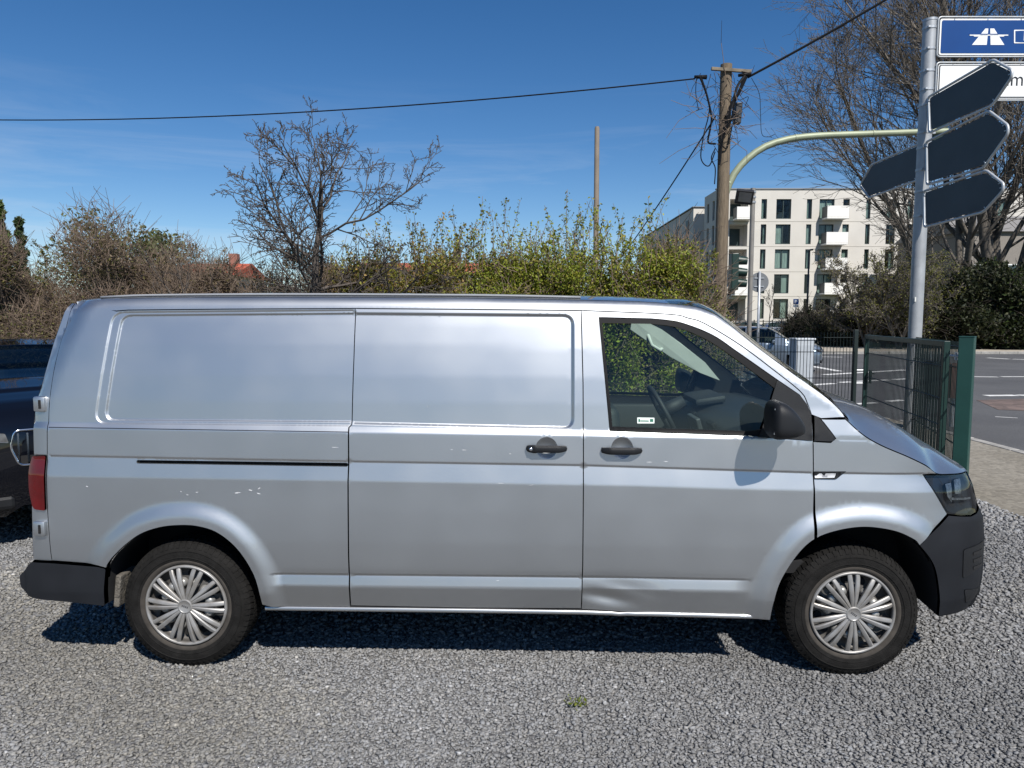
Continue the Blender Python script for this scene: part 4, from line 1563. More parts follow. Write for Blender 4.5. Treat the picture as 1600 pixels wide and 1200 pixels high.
YG = [(.27, .31, .03), (.21, .26, .028), (.33, .34, .04), (.15, .19, .024), (.27, .23, .05)]
YB = [(.27, .27, .04), (.21, .215, .035), (.32, .21, .06), (.16, .15, .03)]
BR = [(.20, .145, .085), (.17, .13, .07), (.15, .13, .04), (.24, .18, .11), (.12, .115, .035)]
OL = [(.18, .18, .04), (.15, .135, .045), (.11, .12, .03), (.20, .17, .07)]
GR = [(.085, .12, .025), (.06, .09, .02), (.11, .14, .03)]
DK = [(.025, .035, .012), (.035, .045, .016), (.018, .026, .010), (.05, .055, .02)]
# the hedge behind the van, from the bare tree to the telegraph pole
hedge = [(575, 11.6, 412, YB, 'low', 26), (640, 11.2, 404, YB, 'thin', 30), (715, 11.4, 402, YB, 'r', 34), (790, 11.2, 398, YG, 's', 36), (865, 11.5, 396, YG, 'b', 36),
         (935, 11.1, 392, YG, 'g', 34), (1000, 11.3, 385, YG, 'e', 30)]
hl = ['olive hedge shrub beside the bare thorny tree', 'yellow-olive hedge shrub with thin shoots before the red roof', 'brownish hedge shrub under the sparse upright shoots',
      'yellow-green hedge shrub with a brown twiggy top', 'yellow-green hedge shrub left of the plain grey post', 'bright green hedge shrub at the foot of the grey post', 'tall bright green hedge shrub right of the grey post']
for i, (px, D, py, cols, _, sh) in enumerate(hedge):
    shrub('hedge_shrub', hl[i], foot(px, D), 1.3, 1.2, h_at(py, D) + .12, 40 + i, cols, 24000, .053, 700, .35, shoots=sh + 10, shoot_h=.95 if i > 0 else .5, group='shrubs of the hedge behind the van', lumps=34, flat_top=True)
shrub('hedge_shrub', 'drooping tangled shrub beside the telegraph pole', foot(1062, 11.6), 1.35, 1.3, h_at(366, 11.6), 60, OL + YG, 13000, .055, 1800, .5, shoots=14, shoot_h=.3, group='shrubs of the hedge behind the van', lumps=20)
# brown, still leafless bushes on the left
brown = [(-60, 10.2, 395, OL, 'olive thicket bush at the end of the row behind the black car'), (45, 10.4, 385, OL, 'olive brown bush above the black car roof'),
         (115, 10.8, 358, BR + OL[:2], 'tall brown leafless bush with a dead forked tip'), (205, 10.6, 354, BR + OL[:2], 'rounded brown leafless bush with green crown leaves behind it'),
         (285, 10.9, 398, BR, 'low reddish brown leafless bush before the pale house'), (355, 10.8, 412, BR, 'low thorny brown bush beside the bare tree'), (425, 11.4, 412, BR + OL, 'tangled grey brown bush at the foot of the bare tree'), (520, 11.9, 408, OL + DK, 'dark tangled bush behind the bare tree')]
for i, (px, D, py, cols, lb) in enumerate(brown):
    shrub('bare_bush', lb, foot(px, D), 1.45, 1.3, h_at(py, D) + .16, 80 + i, cols, 9500 if cols is not OL else 12000, .042, 6500, .30, shoots=8, shoot_h=.35, group='leafless bushes behind the cars', lumps=22, twig_r=.0042)
# dead forked tip standing over the brown bush
# the bare thorny tree
PT = {'rmin': .0042, 'start': .16, 0: (8, .07, .02, 16, .95, .66, .5), 1: (7, .13, .04, 9, .65, .55, .6), 2: (5, .15, .02, 7, .7, .50, .65), 3: (4, .2, .01, 6, .8, .34, .8), 4: (2, .25, .03, 0, .5, .4, .8)}
tp = foot(492, 10.8)
bare_tree('thorn_tree', 'bare thorny tree with short dark spurs rising over the hedge', tp, h_at(172, 10.8) * .87, 15, PT, mat('dark_bark', (.075, .062, .052), .9, var=.3, vscale=9), r0=.085, lean=(-.03, 0, 1), stems=1, stem_len=.90)
shrub('conifer_bush', 'dark green pointed conifer bush below the bare tree', foot(478, 11.6), .9, .8, h_at(352, 11.6), 21, DK, 9000, .05, 700, .3, lumps=18, cat='shrub')
shrub('yellow_bush', 'small bright yellow-green bush between bare brown bushes', foot(372, 10.2), .55, .5, h_at(432, 10.2), 22, [(.26, .27, .03), (.20, .22, .03)], 2600, .05, 200, .2, lumps=8)
# trees far behind the bushes
def leafy_tree(name, label, loc, h, w, seed, cols, n, size, columnar=False, trunk=.25, group=None, lumps=26):
    rng = np.random.default_rng(seed)
    t = thing(name, label, 'tree', tuple(loc), 0, group)
    lc = np.stack([rng.normal(0, .23, lumps) * w, rng.normal(0, .23, lumps) * w, (.22 + .74 * rng.random(lumps)) * h], 1)
    lr = rng.uniform(.10, .2, lumps) * w
    if columnar:                                   # many small sprays on a narrow spire
        lumps = 90
        zz = .12 + .86 * rng.random(lumps)
        aa, rr = rng.uniform(0, 6.28, lumps), w * .34 * (1.02 - zz) ** .6 * rng.random(lumps) ** .5
        lc = np.stack([np.cos(aa) * rr, np.sin(aa) * rr, zz * h], 1)
        lr = rng.uniform(.05, .11, lumps) * w
    k = rng.integers(0, lumps, n)
    u = rng.normal(size=(n, 3))
    u /= np.linalg.norm(u, axis=1)[:, None]
    C = lc[k] + u * (lr[k] * rng.random(n) ** .5)[:, None] * np.array([1, 1, 1.5 if columnar else .9])
    segs = [(np.array([0, 0, -.1]), np.array([0, 0, h * .35]), trunk, trunk * .7), (np.array([0, 0, h * .35]), np.array([rng.normal(0, .1), 0, h * .8]), trunk * .7, trunk * .2)]
    for j in range(lumps):
        b = np.array([0, 0, min(lc[j, 2] * .75, h * .7)])
        m1 = (b + lc[j]) / 2 + rng.normal(0, .03 * w, 3)
        segs += [(b, m1, trunk * .3, trunk * .2), (m1, lc[j], trunk * .2, trunk * .07)]
    v, f = tubes(segs, 5)
    big_mesh('trunk', v, f, bark_m, t, smooth=True)
    v, f = leaf_mesh(C, size, rng)
    big_mesh('crown', v, f, leaf_m, t, color=np.tile(pick(cols, n, rng, .25), (2, 1)))
    return t


leafy_tree('poplar_tree', 'tall narrow green poplar far behind the brown bushes', foot(14, 70), h_at(312, 70), 4.2, 31, [(.12, .17, .05), (.09, .13, .04), (.15, .20, .06)], 9000, .42, True)
leafy_tree('poplar_tree', 'shorter narrow green poplar beside the tall poplar', foot(44, 74), h_at(340, 74), 3.4, 32, [(.05, .08, .03), (.07, .10, .035)], 5000, .42, True)
leafy_tree('broad_tree', 'pale green broad tree showing behind the rounded brown bush', foot(205, 60), h_at(352, 60), 11, 33, [(.13, .14, .06), (.16, .16, .08), (.10, .12, .04)], 8000, .4)
# ================================================================== gate and fence
green_m = mat('gate_green', (.014, .058, .048), .45, var=.12, vscale=4)
dkgreen = mat('dark_green', (.005, .013, .012), .5, var=.15, vscale=5)
steel = mat('galvanised', (.42, .44, .46), .45, metal=.55, var=.12, vscale=8)
leaf_green_shaded = mat('leaf_frame_green_shaded', (.008, .030, .026), .45, var=.12, vscale=4)  # gate green made darker: the leaf's shade is put into its colour
GH = 1.60
gp0 = at_d(1508, 600, 7.45)                        # near gate post
gl0 = at_d(1477, 600, 7.85)                        # leaf, latch end
gl1 = at_d(1351, 600, 11.0)                        # leaf, far end
gz = lambda p, z: (p[0], p[1], z)


def frame_along(a, b):
    a, b = np.array(a[:2]), np.array(b[:2])
    L = np.hypot(*(b - a))
    return L, math.atan2((b - a)[1], (b - a)[0])


def mesh_panel(name, L, z0, z1, m, parent, pitch=.05, wr=.0046, rails=None):
    """welded rod panel: thin uprights with paired cross rods; lies along local x"""
    mb = MB()
    n = int(L / pitch)
    for k in range(n + 1):
        x = L * k / n
        mb.tube([(x, 0, z0), (x, 0, z1)], wr, 4)
    for z in (rails or [z0 + .04, (z0 + z1) / 2, z1 - .04]):
        for dy in (-.007, .007):
            mb.tube([(0, dy, z), (L, dy, z)], .0052, 4)
    o = mb.build(name, m, parent)
    o['kind'] = 'stuff'
    return o


L, az = frame_along(gl0, gl1)
gate = thing('gate_leaf', 'dark green framed gate leaf of welded rods standing open', 'gate', gz(gl0, 0), az)
for x in (0.03, L - .03):
    MB().box((x, 0, .06 + (GH - .03 - .06) / 2), (.06, .06, GH - .09), bev=.004).build('stile', leaf_green_shaded, gate)
for z in (.085, GH - .06):
    MB().box((L / 2, 0, z), (L - .125, .055, .06), bev=.004).build('rail', leaf_green_shaded, gate)
o = mesh_panel('rod_mesh', L - .12, .115, GH - .09, dkgreen, gate, rails=[.3, .66, .95, 1.30])
o.location.x = .06
MB().box((L - .12, -.045, .95), (.05, .03, .20), bev=.004).tube([(L - .12, -.07, 1.0), (L - .22, -.07, 1.0)], .009, 6).build('lock_case', dkgreen, gate)
# hinge between leaf and post
dpx = np.array(gp0[:2]) - np.array(gl0[:2])
post = thing('gate_post', 'thick square green gate post nearest the parked van', 'post', gz(gp0, 0), R(-38))
MB().box((0, 0, GH / 2 + .01), (.135, .135, GH + .02), bev=.006).build('shaft', green_m, post)
MB().box((0, 0, GH + .026), (.14, .14, .012), bev=.003).build('cap', green_m, post)
hgm = MB()
c, s = math.cos(R(38)), math.sin(R(38))
for z in (1.42, .25):
    loc = np.array([dpx[0] * c - dpx[1] * s, dpx[0] * s + dpx[1] * c]) * -1
    hgm.tube([(0, 0, z), (loc[0] * .8, loc[1] * .8, z)], .014, 8)
    hgm.tube([(loc[0] * .5, loc[1] * .5, z - .04), (loc[0] * .5, loc[1] * .5, z + .04)], .018, 8)
hgm.build('hinge', steel, post, smooth=True, angle=40)
# fixed fence panel from the near post towards the sign post
fe = at_d(1421, 600, 9.9)
st = at_d(1498, 600, 7.6)
L2, az2 = frame_along(st, fe)
pan = thing('fence_panel', 'short dark green welded rod fence panel behind the open gate leaf', 'fence', gz(st, 0), az2, 'dark green rod fence panels')
mesh_panel('rod_mesh', L2, .06, GH - .03, dkgreen, pan, rails=[.1, .5, .9, 1.3, 1.52])
MB().box((L2 + .03, 0, .8), (.06, .06, 1.64), bev=.004).build('post', dkgreen, pan)
# fence along the pavement behind the van
fl = ['dark green welded rod fence panel ending at the gate', 'dark green welded rod fence panel before the pale street cabinet', 'dark green welded rod fence panel behind the van bonnet', 'dark green welded rod fence panel hidden behind the hedge end']
for k in range(4):
    a = at_d(1334, 600, 11.25)
    a = W(0, 0) * 0 + a
    x1 = np.array(a[:2]) - np.array([math.cos(YAW), math.sin(YAW)]) * 2.52 * k
    f = thing('fence_panel', fl[k], 'fence', (x1[0], x1[1], 0), math.pi + YAW, 'dark green rod fence panels')
    MB().box((0, 0, .82), (.06, .06, 1.64), bev=.004).build('post', dkgreen, f)
    mesh_panel('rod_mesh', 2.46, .06, GH, dkgreen, f, rails=[.1, .5, .9, 1.3, 1.52]).location.x = .03
    if k == 0:
        MB().tube([(-.0, -.02, 1.02), (-.22, -.02, 1.02)], .01, 6).tube([(0, -.02, .82), (-.22, -.02, .82)], .008, 6).build('latch', steel, f)

# ================================================================== sign post with direction signs
SX, SD = 5.30, 9.7
sp = W(SX, SD)
signpost = thing('sign_post', 'grey galvanised sign post carrying the blue and white direction signs', 'post', (sp[0], sp[1], 0), YAW)
ztop = h_at(34, SD)
MB().tube([(0, 0, -.1), (0, 0, ztop)], .082, 24).build('pole', mat('post_grey', (.36, .375, .39), .5, metal=.3, var=.14, vscale=5), signpost, smooth=True, angle=40)
MB().tube([(0, 0, ztop), (0, 0, ztop + .03)], .086, 24).build('cap', steel, signpost, smooth=True, angle=40)
for py in (45, 78, 112, 141, 165, 208, 232, 266, 300, 338):
    z = h_at(py, SD)
    cl = MB().tube([(0, 0, z - .014), (0, 0, z + .014)], .089, 20)
    cl.box((.095, -.02, z), (.05, .03, .025)).box((-.05, -.075, z), (.03, .035, .022))
    cl.build('clamp', steel, signpost, smooth=True, angle=40)
MB().box((-.045, -.060, h_at(468, SD)), (.05, .012, .06), rz=.6).build('sticker', mat('sticker_pale', (.7, .7, .66), .6, var=.25, vscale=60), signpost)


def text_mesh(name, body, size, m, parent, loc, sx=1.0):
    cu = bpy.data.curves.new(name, 'FONT')
    cu.body = body
    cu.size = size
    cu.extrude = .0008
    tmp = bpy.data.objects.new(name, cu)
    COL.objects.link(tmp)
    dg = bpy.context.evaluated_depsgraph_get()
    me = bpy.data.meshes.new_from_object(tmp.evaluated_get(dg))
    bpy.data.objects.remove(tmp)
    bpy.data.curves.remove(cu)
    me.materials.clear()
    me.materials.append(m)
    o = link(bpy.data.objects.new(name, me), parent)
    o.location = loc
    o.rotation_euler = (math.pi / 2, 0, 0)
    o.scale = (sx, 1, 1)
    return o


white_p = mat('sign_white', (.80, .81, .80), .4)
black_p = mat('sign_black', (.015, .015, .016), .4)
blue_p = mat('sign_blue', (.001, .048, .20), .55, spec=.2, var=.06, vscale=3)
frame_m = mat('sign_frame', (.40, .42, .43), .45, metal=.4, var=.1, vscale=9)
back_m = mat('sign_back', (.034, .050, .062), .6, var=.12, vscale=3)


def loop_tube(poly, rad, fr_, n=8):
    mb = MB()
    pts = [fr_(*p) for p in poly]
    pts = pts + [pts[0], pts[1]]
    mb.tube(pts, rad, n, cap=False)
    return mb


def face_sign(name, label, px0, py0, px1, py1, face, border):
    """rectangular plate facing the camera's side, hung to the right of the post; local x right, z up"""
    D = SD - .05
    a, b = at_d(px0, py0, D), at_d(px1, py1, D)
    X0 = (a - CAM) @ _r
    w = (b - CAM) @ _r - X0
    z1, z0 = a[2], b[2]
    o = W(X0, D - .03)
    t = thing(name, label, 'sign', (o[0], o[1], 0), YAW)
    R_ = rounded([(0, z0), (w, z0), (w, z1), (0, z1)], .045, 6)
    loop_tube(R_, .011, lambda u, v: (u, 0, v)).build('frame', frame_m, t, smooth=True)
    i_ = .022
    MB().prism(rounded([(i_, z0 + i_), (w - i_, z0 + i_), (w - i_, z1 - i_), (i_, z1 - i_)], .03, 5), -.004, .008, lambda u, v, q: (u, q, v)).build('plate', white_p, t)
    j = i_ + .020
    if border == 'blue':
        MB().prism(rounded([(j, z0 + j), (w - j, z0 + j), (w - j, z1 - j), (j, z1 - j)], .02, 5), -.008, -.0045, lambda u, v, q: (u, q, v)).build('blue_field', blue_p, t)
    else:
        for (e, mm, y0, y1) in ((i_ + .010, black_p, -.007, -.0045), (i_ + .022, white_p, -.010, -.0075)):
            MB().prism(rounded([(e, z0 + e), (w - e, z0 + e), (w - e, z1 - e), (e, z1 - e)], .02, 5), y0, y1, lambda u, v, q: (u, q, v)).build('border' if mm is black_p else 'white_field', mm, t)
    # bolts
    for k in range(4):
        MB().box((w * (.12 + .25 * k), -.006, z1 - .03), (.012, .006, .012)).build('bolt', steel, t)
    loc = lambda px, py: ((at_d(px, py, D) - CAM) @ _r - X0, at_d(px, py, D)[2])
    return t, loc


bs, loc = face_sign('motorway_sign', 'blue motorway direction sign with white symbol at the top of the post', 1464.5, 28, 1668, 90, None, 'blue')
# motorway symbol: two tapering lanes under a bridge bar
for poly in ([(1536.5, 46.5), (1541, 46.5), (1538.5, 72), (1515.5, 72)], [(1544, 46.5), (1550, 46.5), (1566, 72), (1544.5, 72)], [(1512, 56), (1572, 56), (1572, 57.6), (1512, 57.6)], [(1518, 57.6), (1527, 57.6), (1526, 59), (1519, 59)], [(1557, 57.6), (1566, 57.6), (1565, 59), (1558, 59)]):
    MB().prism([loc(*p) for p in poly], -.0115, -.0085, lambda u, v, q: (u, q, v)).build('motorway_symbol', white_p, bs)
MB().prism([loc(*p) for p in ((1511, 54.6), (1573, 54.6), (1573, 56), (1511, 56))], -.0120, -.0110, lambda u, v, q: (u, q, v)).build('symbol_gap', blue_p, bs)
hexo = [loc(*p) for p in ((1581, 51), (1592, 48.5), (1626, 48.5), (1637, 51), (1633, 60), (1637, 67), (1626, 69.5), (1592, 69.5), (1581, 67))]
hexo = [loc(*p) for p in ((1581, 48.5), (1640, 48.5), (1640, 69.5), (1581, 69.5))]
hexi = [loc(*p) for p in ((1583, 50.5), (1592, 50), (1629, 50), (1638, 50.5), (1638, 67.5), (1629, 68), (1592, 68), (1583, 67.5))]
MB().prism(rounded(hexo, .008, 3), -.0112, -.0085, lambda u, v, q: (u, q, v)).build('number_box', white_p, bs)
MB().prism(hexi, -.0135, -.0115, lambda u, v, q: (u, q, v)).build('number_field', blue_p, bs)
tx = loc(1592, 65.5)
text_mesh('number_text', '10', .175, white_p, bs, (tx[0], -.0145, tx[1]), .85)
ws, loc = face_sign('white_sign', 'white direction sign with black border below the blue motorway sign', 1461.5, 99, 1668, 158, None, 'white')
tx = loc(1560, 135.5)
text_mesh('sign_text', 'um', .243, black_p, ws, (tx[0], -.0112, tx[1]), .95)


def arrow_board(label, pts):
    """arrow-shaped board seen from behind; its plane runs along the road, through the post"""
    X = SX - .02
    q = []
    for px, py in pts:
        d = ray(px, py)
        k = (X) / (d @ _r)
        p = CAM + d * k
        D = (p - CAM)[0] * -math.sin(YAW) + (p - CAM)[1] * math.cos(YAW)
        q.append((D - SD, p[2]))
    o = W(X, SD)
    t = thing('arrow_sign', label, 'sign', (o[0], o[1], 0), YAW + math.pi / 2, 'arrow direction boards seen from behind')
    R_ = rounded(q, [.05] * len(q), 5)
    c = np.mean(np.array(q), 0)
    loop_tube(R_, .0155, lambda u, v: (u, 0, v)).build('frame', mat('sign_rail', (.5, .52, .53), .4, metal=.3, var=.1), t, smooth=True)
    inn = [tuple(c + (np.array(p) - c) * np.array([.95, .89])) for p in q]
    MB().prism(rounded(inn, .035, 5), -.006, .004, lambda u, v, w: (u, w, v)).build('board', back_m, t)
    # little straps from board to frame
    for k in range(0, len(R_), 6):
        a = np.array(R_[k])
        b = c + (a - c) * np.array([.94, .86])
        MB().tube([(a[0], .006, a[1]), (b[0], .012, b[1])], .007, 5).build('strap', steel, t)
    MB().box((max(-.05, min(.05, c[0])) , .02, c[1] - .09), (.03, .02, .06)).build('bracket', steel, t)
    return t


arrow_board('uppermost dark arrow board jutting out beside the white sign', [(1450, 152), (1552, 93), (1581, 109), (1581, 120), (1551, 164), (1452, 208)])
arrow_board('large middle dark arrow board below the white sign', [(1447, 222), (1545, 173), (1575, 196), (1575, 209), (1537, 262), (1448, 289)])
arrow_board('lowest dark arrow board on the sign post', [(1443, 299), (1541, 266), (1568, 287), (1567, 298), (1537, 331), (1444, 355)])
arrow_board('dark arrow board on the far side of the sign post pointing away', [(1437, 224), (1362, 257), (1344, 290), (1358, 309), (1437, 280)])

# ================================================================== telegraph pole, wires, lamp, bare post
wood = mat('pole_wood', (.115, .088, .060), .9, stretch=(9, 9, .7), col2=(.20, .155, .105), vscale=5, bump=.7, bscale=14)
UD = 15.0
up = foot(1122.5, UD)
tele = thing('telegraph_pole', 'weathered wooden telegraph pole with loose cables beside the hedge', 'pole', up, YAW)
uz = lambda py: h_at(py, UD)
MB().tube([(0, 0, -.1), (-.01, 0, 2), (-.005, 0, 4.5), (.0, 0, uz(101))], [.135, .13, .122, .112], 18).build('shaft', wood, tele, smooth=True, angle=50)
MB().box((.06, -.13, uz(113)), (.78, .06, .06), ry=.07, bev=.006).build('crossarm', mat('arm_wood', (.17, .14, .10), .85, var=.3, vscale=8), tele)
MB().box((.24, -.02, uz(178)), (.13, .16, .40), ry=.06, bev=.015).build('junction_box', mat('box_black', (.02, .02, .022), .5), tele)
rngc = np.random.default_rng(5)


def cable(pts, r, parent, m=rubber, name='cable'):
    q = []
    P = [np.array(p, float) for p in pts]
    P = [2 * P[0] - P[1]] + P + [2 * P[-1] - P[-2]]
    for i in range(1, len(P) - 2):
        for k in range(6):
            t = k / 6
            q.append(.5 * (2 * P[i] + (P[i + 1] - P[i - 1]) * t + (2 * P[i - 1] - 5 * P[i] + 4 * P[i + 1] - P[i + 2]) * t * t + (-P[i - 1] + 3 * P[i] - 3 * P[i + 1] + P[i + 2]) * t ** 3))
    q.append(P[-2])
    return MB().tube(q, r, 5).build(name, m, parent)


def lp(px, py, dy=-.16):
    p = at_d(px, py, UD)
    return (((p - CAM) @ _r) - ((np.array([up[0], up[1], 0]) - np.array([CAM[0], CAM[1], 0])) @ _r), dy, p[2])


for path, r in (([(1090, 124), (1100, 150), (1108, 185), (1106, 205), (1103, 225), (1115, 228)], .02), ([(1092, 122), (1105, 170), (1096, 215), (1092, 250), (1104, 262), (1114, 240)], .012),
                ([(1162, 124), (1150, 150), (1140, 165), (1132, 195), (1124, 225), (1120, 260)], .03), ([(1160, 122), (1148, 140), (1138, 175), (1130, 185)], .025), ([(1085, 125), (1084, 150), (1088, 175)], .008),
                ([(1158, 126), (1144, 165), (1139, 190), (1131, 205), (1127, 218)], .02), ([(1170, 126), (1182, 150), (1184, 180), (1186, 212), (1196, 217), (1206, 213)], .006), ([(1140, 200), (1135, 225), (1130, 235), (1118, 222)], .014),
                ([(1114, 235), (1108, 250), (1114, 265), (1113, 290)], .012), ([(1131, 150), (1150, 160), (1165, 155), (1160, 170)], .006), ([(1132, 180), (1150, 178), (1166, 168)], .005)):
    cable([lp(*p) for p in path], r, tele)
# wild tangle of thin dead creeper on the pole head
segs = []
for k in range(95):
    a = np.array(lp(rngc.choice([1098, 1108, 1118, 1136, 1146, 1152]) + rngc.normal(0, 4), rngc.uniform(112, 240), rngc.uniform(-.2, .05)))
    d = rngc.normal(0, .2, 3)
    b = a + d
    c = b + d * .6 + rngc.normal(0, .1, 3)
    segs += [(a, b, .007, .006), (b, c, .006, .004)]
v, f = tubes(segs, 3)
big_mesh('creeper', v, f, twig_m, tele)


def wire(name, label, p0, p1, sag, r, n=30):
    p0, p1 = np.array(p0), np.array(p1)
    pts = [p0 + (p1 - p0) * (k / n) - np.array([0, 0, sag * 4 * (k / n) * (1 - k / n)]) for k in range(n + 1)]
    o = MB().tube(pts, r, 6).build(name, rubber)
    return tag(o, label, 'cable', 'overhead wires from the telegraph pole')


wire('overhead_wire', 'thin overhead wire crossing the sky to the far left', at_d(1086, 123, UD - .1), at_d(-420, 168, 22), .55, .014)
wire('overhead_wire', 'thick overhead wire rising from the pole towards the road signs', at_d(1168, 121, UD - .1), at_d(1720, -215, 13.5), .12, .024)
wire('overhead_wire', 'overhead wire sloping down from the pole behind the hedge', at_d(1118, 182, UD + .2), at_d(950, 430, 24), .1, .016)
for px, py, a in ((1092, 123, .1), (1160, 124, -.5)):
    c_ = lp(px, py, -.13)
    MB().tube([(c_[0] - .12, c_[1], c_[2] - .12 * math.tan(a) * .5), (c_[0] + .12, c_[1], c_[2] + .12 * -math.tan(a))], [.03, .045], 8).build('wire_clamp', rubber, tele, smooth=True)

# floodlight on its own slim pole
FD = 13.2
fp = foot(1168, FD)
fl_ = thing('floodlight_pole', 'slim grey metal pole with a black floodlight near the telegraph pole', 'pole', fp, YAW)
MB().tube([(0, 0, -.05), (0, 0, h_at(294, FD))], .042, 14).build('shaft', mat('pole_grey', (.21, .20, .185), .6, metal=.2, var=.15, vscale=4), fl_, smooth=True, angle=40)
for py in (300, 308, 316):
    MB().tube([(0, 0, h_at(py, FD) - .015), (0, 0, h_at(py, FD) + .015)], .055, 12).build('clamp', steel, fl_, smooth=True, angle=40)
lx = (at_d(1152, 308, FD) - at_d(1168, 308, FD)) @ _r
lamp = MB().box((lx, -.10, h_at(309, FD)), (.30, .09, .25), rx=R(28), ry=R(8), rz=R(-14), bev=.015).build('lamp_housing', mat('lamp_black', (.02, .02, .022), .45), fl_)
gl = MB().box((lx - .005, -.146, h_at(309, FD) - .018), (.215, .006, .165), rx=R(28), ry=R(8), rz=R(-14)).build('lamp_glass', mat('lamp_glass', (.10, .105, .11), .15, coat=1), lamp)
MB().tube([(lx, -.05, h_at(311, FD)), (0, 0, h_at(311, FD))], .022, 8).build('bracket', steel, fl_)

# plain post behind the hedge
bp = foot(929, 19)
bare_post = thing('plain_post', 'plain brownish grey post standing up behind the hedge', 'post', bp)
MB().tube([(0, 0, -.1), (0, 0, h_at(199, 19) - .03), (0, 0, h_at(198, 19))], [.075, .062, .05], 12).build('shaft', mat('post_concrete', (.20, .165, .13), .85, var=.15, vscale=3), bare_post, smooth=True, angle=60)

# traffic-light mast with its curved arm
MD = 18.0
mp = foot(1130, MD)
mast = thing('traffic_light_mast', 'pale green traffic light mast with a long arm curving over the road', 'traffic light', mp, YAW)
mg = mat('mast_green', (.27, .30, .20), .5, metal=.1, var=.10, vscale=3)
path = []
for px, py in catmull([(1130, 640), (1130, 420), (1130, 330), (1134, 302), (1147, 272), (1168, 248), (1196, 229), (1230, 218), (1275, 212.5), (1350, 209.5), (1436, 206.5), (1480, 205)], 14):
    p = at_d(px, py, MD)
    path.append(((p - CAM) @ _r - (np.array(W(0, 0)) * 0 + np.array([mp[0], mp[1], 0]) - np.array([CAM[0], CAM[1], 0])) @ _r, 0, p[2]))
path[0] = (path[0][0], 0, -.1)
nP = len(path)
MB().tube(path, [.095 - .022 * i / nP for i in range(nP)], 14).build('arm', mg, mast, smooth=True, angle=60)
for k in (nP // 2, nP * 2 // 3, nP * 5 // 6):
    p = Vector(path[k])
    MB().tube([p - Vector((.02, 0, 0)), p + Vector((.02, 0, 0))], .088, 14).build('joint_ring', mg, mast, smooth=True, angle=40)
tlx = (at_d(1139, 420, MD) - at_d(1130, 420, MD)) @ _r
lampm = mat('signal_green', (.006, .026, .020), .45)
head_ = MB().box((tlx + .03, -.06, h_at(425, MD)), (.17, .26, .88), bev=.02).build('signal_head', lampm, mast)
for py in (407, 425, 442):
    z = h_at(py, MD)
    MB().tube([(tlx + .10, -.08, z), (tlx + .33, -.12, z - .02)], [.11, .09], 12, cap=False).build('signal_hood', lampm, head_, smooth=True)
hd2 = MB().box((path[-1][0] - .15, .1, path[-1][2] - .25), (.34, .22, .9), bev=.02).build('signal_head', lampm, mast)

# round sign seen from behind
RD = 23.0
rp = foot(1182, RD)
rs = thing('round_sign', 'round grey traffic sign seen from behind on a thin pole', 'sign', rp, YAW)
MB().tube([(0, 0, -.12), (0, 0, h_at(424, RD))], .038, 10).build('pole', steel, rs, smooth=True)
zc = h_at(441, RD)
MB().lathe([(0, .0), (.30, .0), (.305, .006), (.30, .012), (0, .012)], 36, lambda u, v, w: (u, w + .05, zc + v)).build('disc', mat('disc_back', (.14, .15, .16), .6, var=.1), rs, smooth=True, angle=40)
for dz in (-.13, .13):
    MB().box((0, .035, zc + dz), (.30, .02, .03)).build('bracket', steel, rs)

# pale street cabinet and two litter bins seen through the fence
cb = foot(1251, 16.5)
cab_ = thing('street_cabinet', 'pale grey street cabinet standing behind the rod fence', 'cabinet', cb, YAW + .12)
hc = h_at(531, 16.5)
MB().box((0, 0, hc / 2 - .06), (.42, .32, hc - .0 + .12), bev=.012).build('housing', mat('cabinet_grey', (.40, .43, .46), .6, var=.06), cab_)
MB().box((0, -.163, hc / 2), (.36, .008, hc - .22), bev=.003).build('door', mat('cabinet_door', (.36, .39, .42), .6, var=.06), cab_)
MB().box((0, 0, hc + .02), (.46, .36, .04), bev=.01).build('roof', mat('cabinet_roof', (.50, .53, .56), .6), cab_)
b1 = foot(1462, 11.8)
bin_ = thing('litter_bin', 'black litter bin on a stand seen through the gate', 'bin', b1, YAW)
MB().lathe([(0, .52), (.15, .52), (.18, 1.1), (.185, 1.12), (.15, 1.13), (.14, 1.05)], 20, lambda u, v, w: (u, v, w)).build('bucket', mat('bin_black', (.018, .018, .02), .5), bin_, smooth=True, angle=40)
MB().tube([(0, .17, -.05), (0, .17, 1.25)], .03, 8).build('stand', steel, bin_)
b2 = foot(1490, 12.6)
bin2 = thing('wooden_bin', 'brown slatted litter bin between gate leaf and gate post', 'bin', b2, YAW)
for k in range(12):
    a = 2 * math.pi * k / 12
    MB().box((.19 * math.cos(a), .19 * math.sin(a), .75), (.02, .085, .58), rz=a, bev=.004).build('slat', mat('bin_brown', (.12, .06, .045), .7, var=.2), bin2)
MB().lathe([(0, .46), (.17, .46), (.175, 1.02)], 18, lambda u, v, w: (u, v, w)).build('liner', black_p, bin2)
MB().tube([(0, 0, -.05), (0, 0, .5)], .04, 8).build('stand', steel, bin2)
# ================================================================== the apartment house across the junction
BD = 85.0
bo = W(0, BD)
facade_m = mat('render_beige', (.56, .535, .49), .9, var=.05, vscale=.4, bump=.05, bscale=5)
bal_m = mat('balcony_white', (.76, .75, .72), .8, var=.04)
wframe = mat('window_frame', (.022, .042, .042), .5)
pane_m = mat('window_pane', (.02, .035, .04), .06, spec=.8)
curt_m = mat('curtain', (.50, .58, .54), .9, var=.3, vscale=3, stretch=(6, 1, .4))
house = thing('apartment_house', 'beige five storey apartment house with white balconies across the road', 'building', (bo[0], bo[1], 0), YAW)


def bX(px):
    return float((at_d(px, 500, BD) - CAM) @ _r)


def bZ(py):
    return h_at(py, BD)


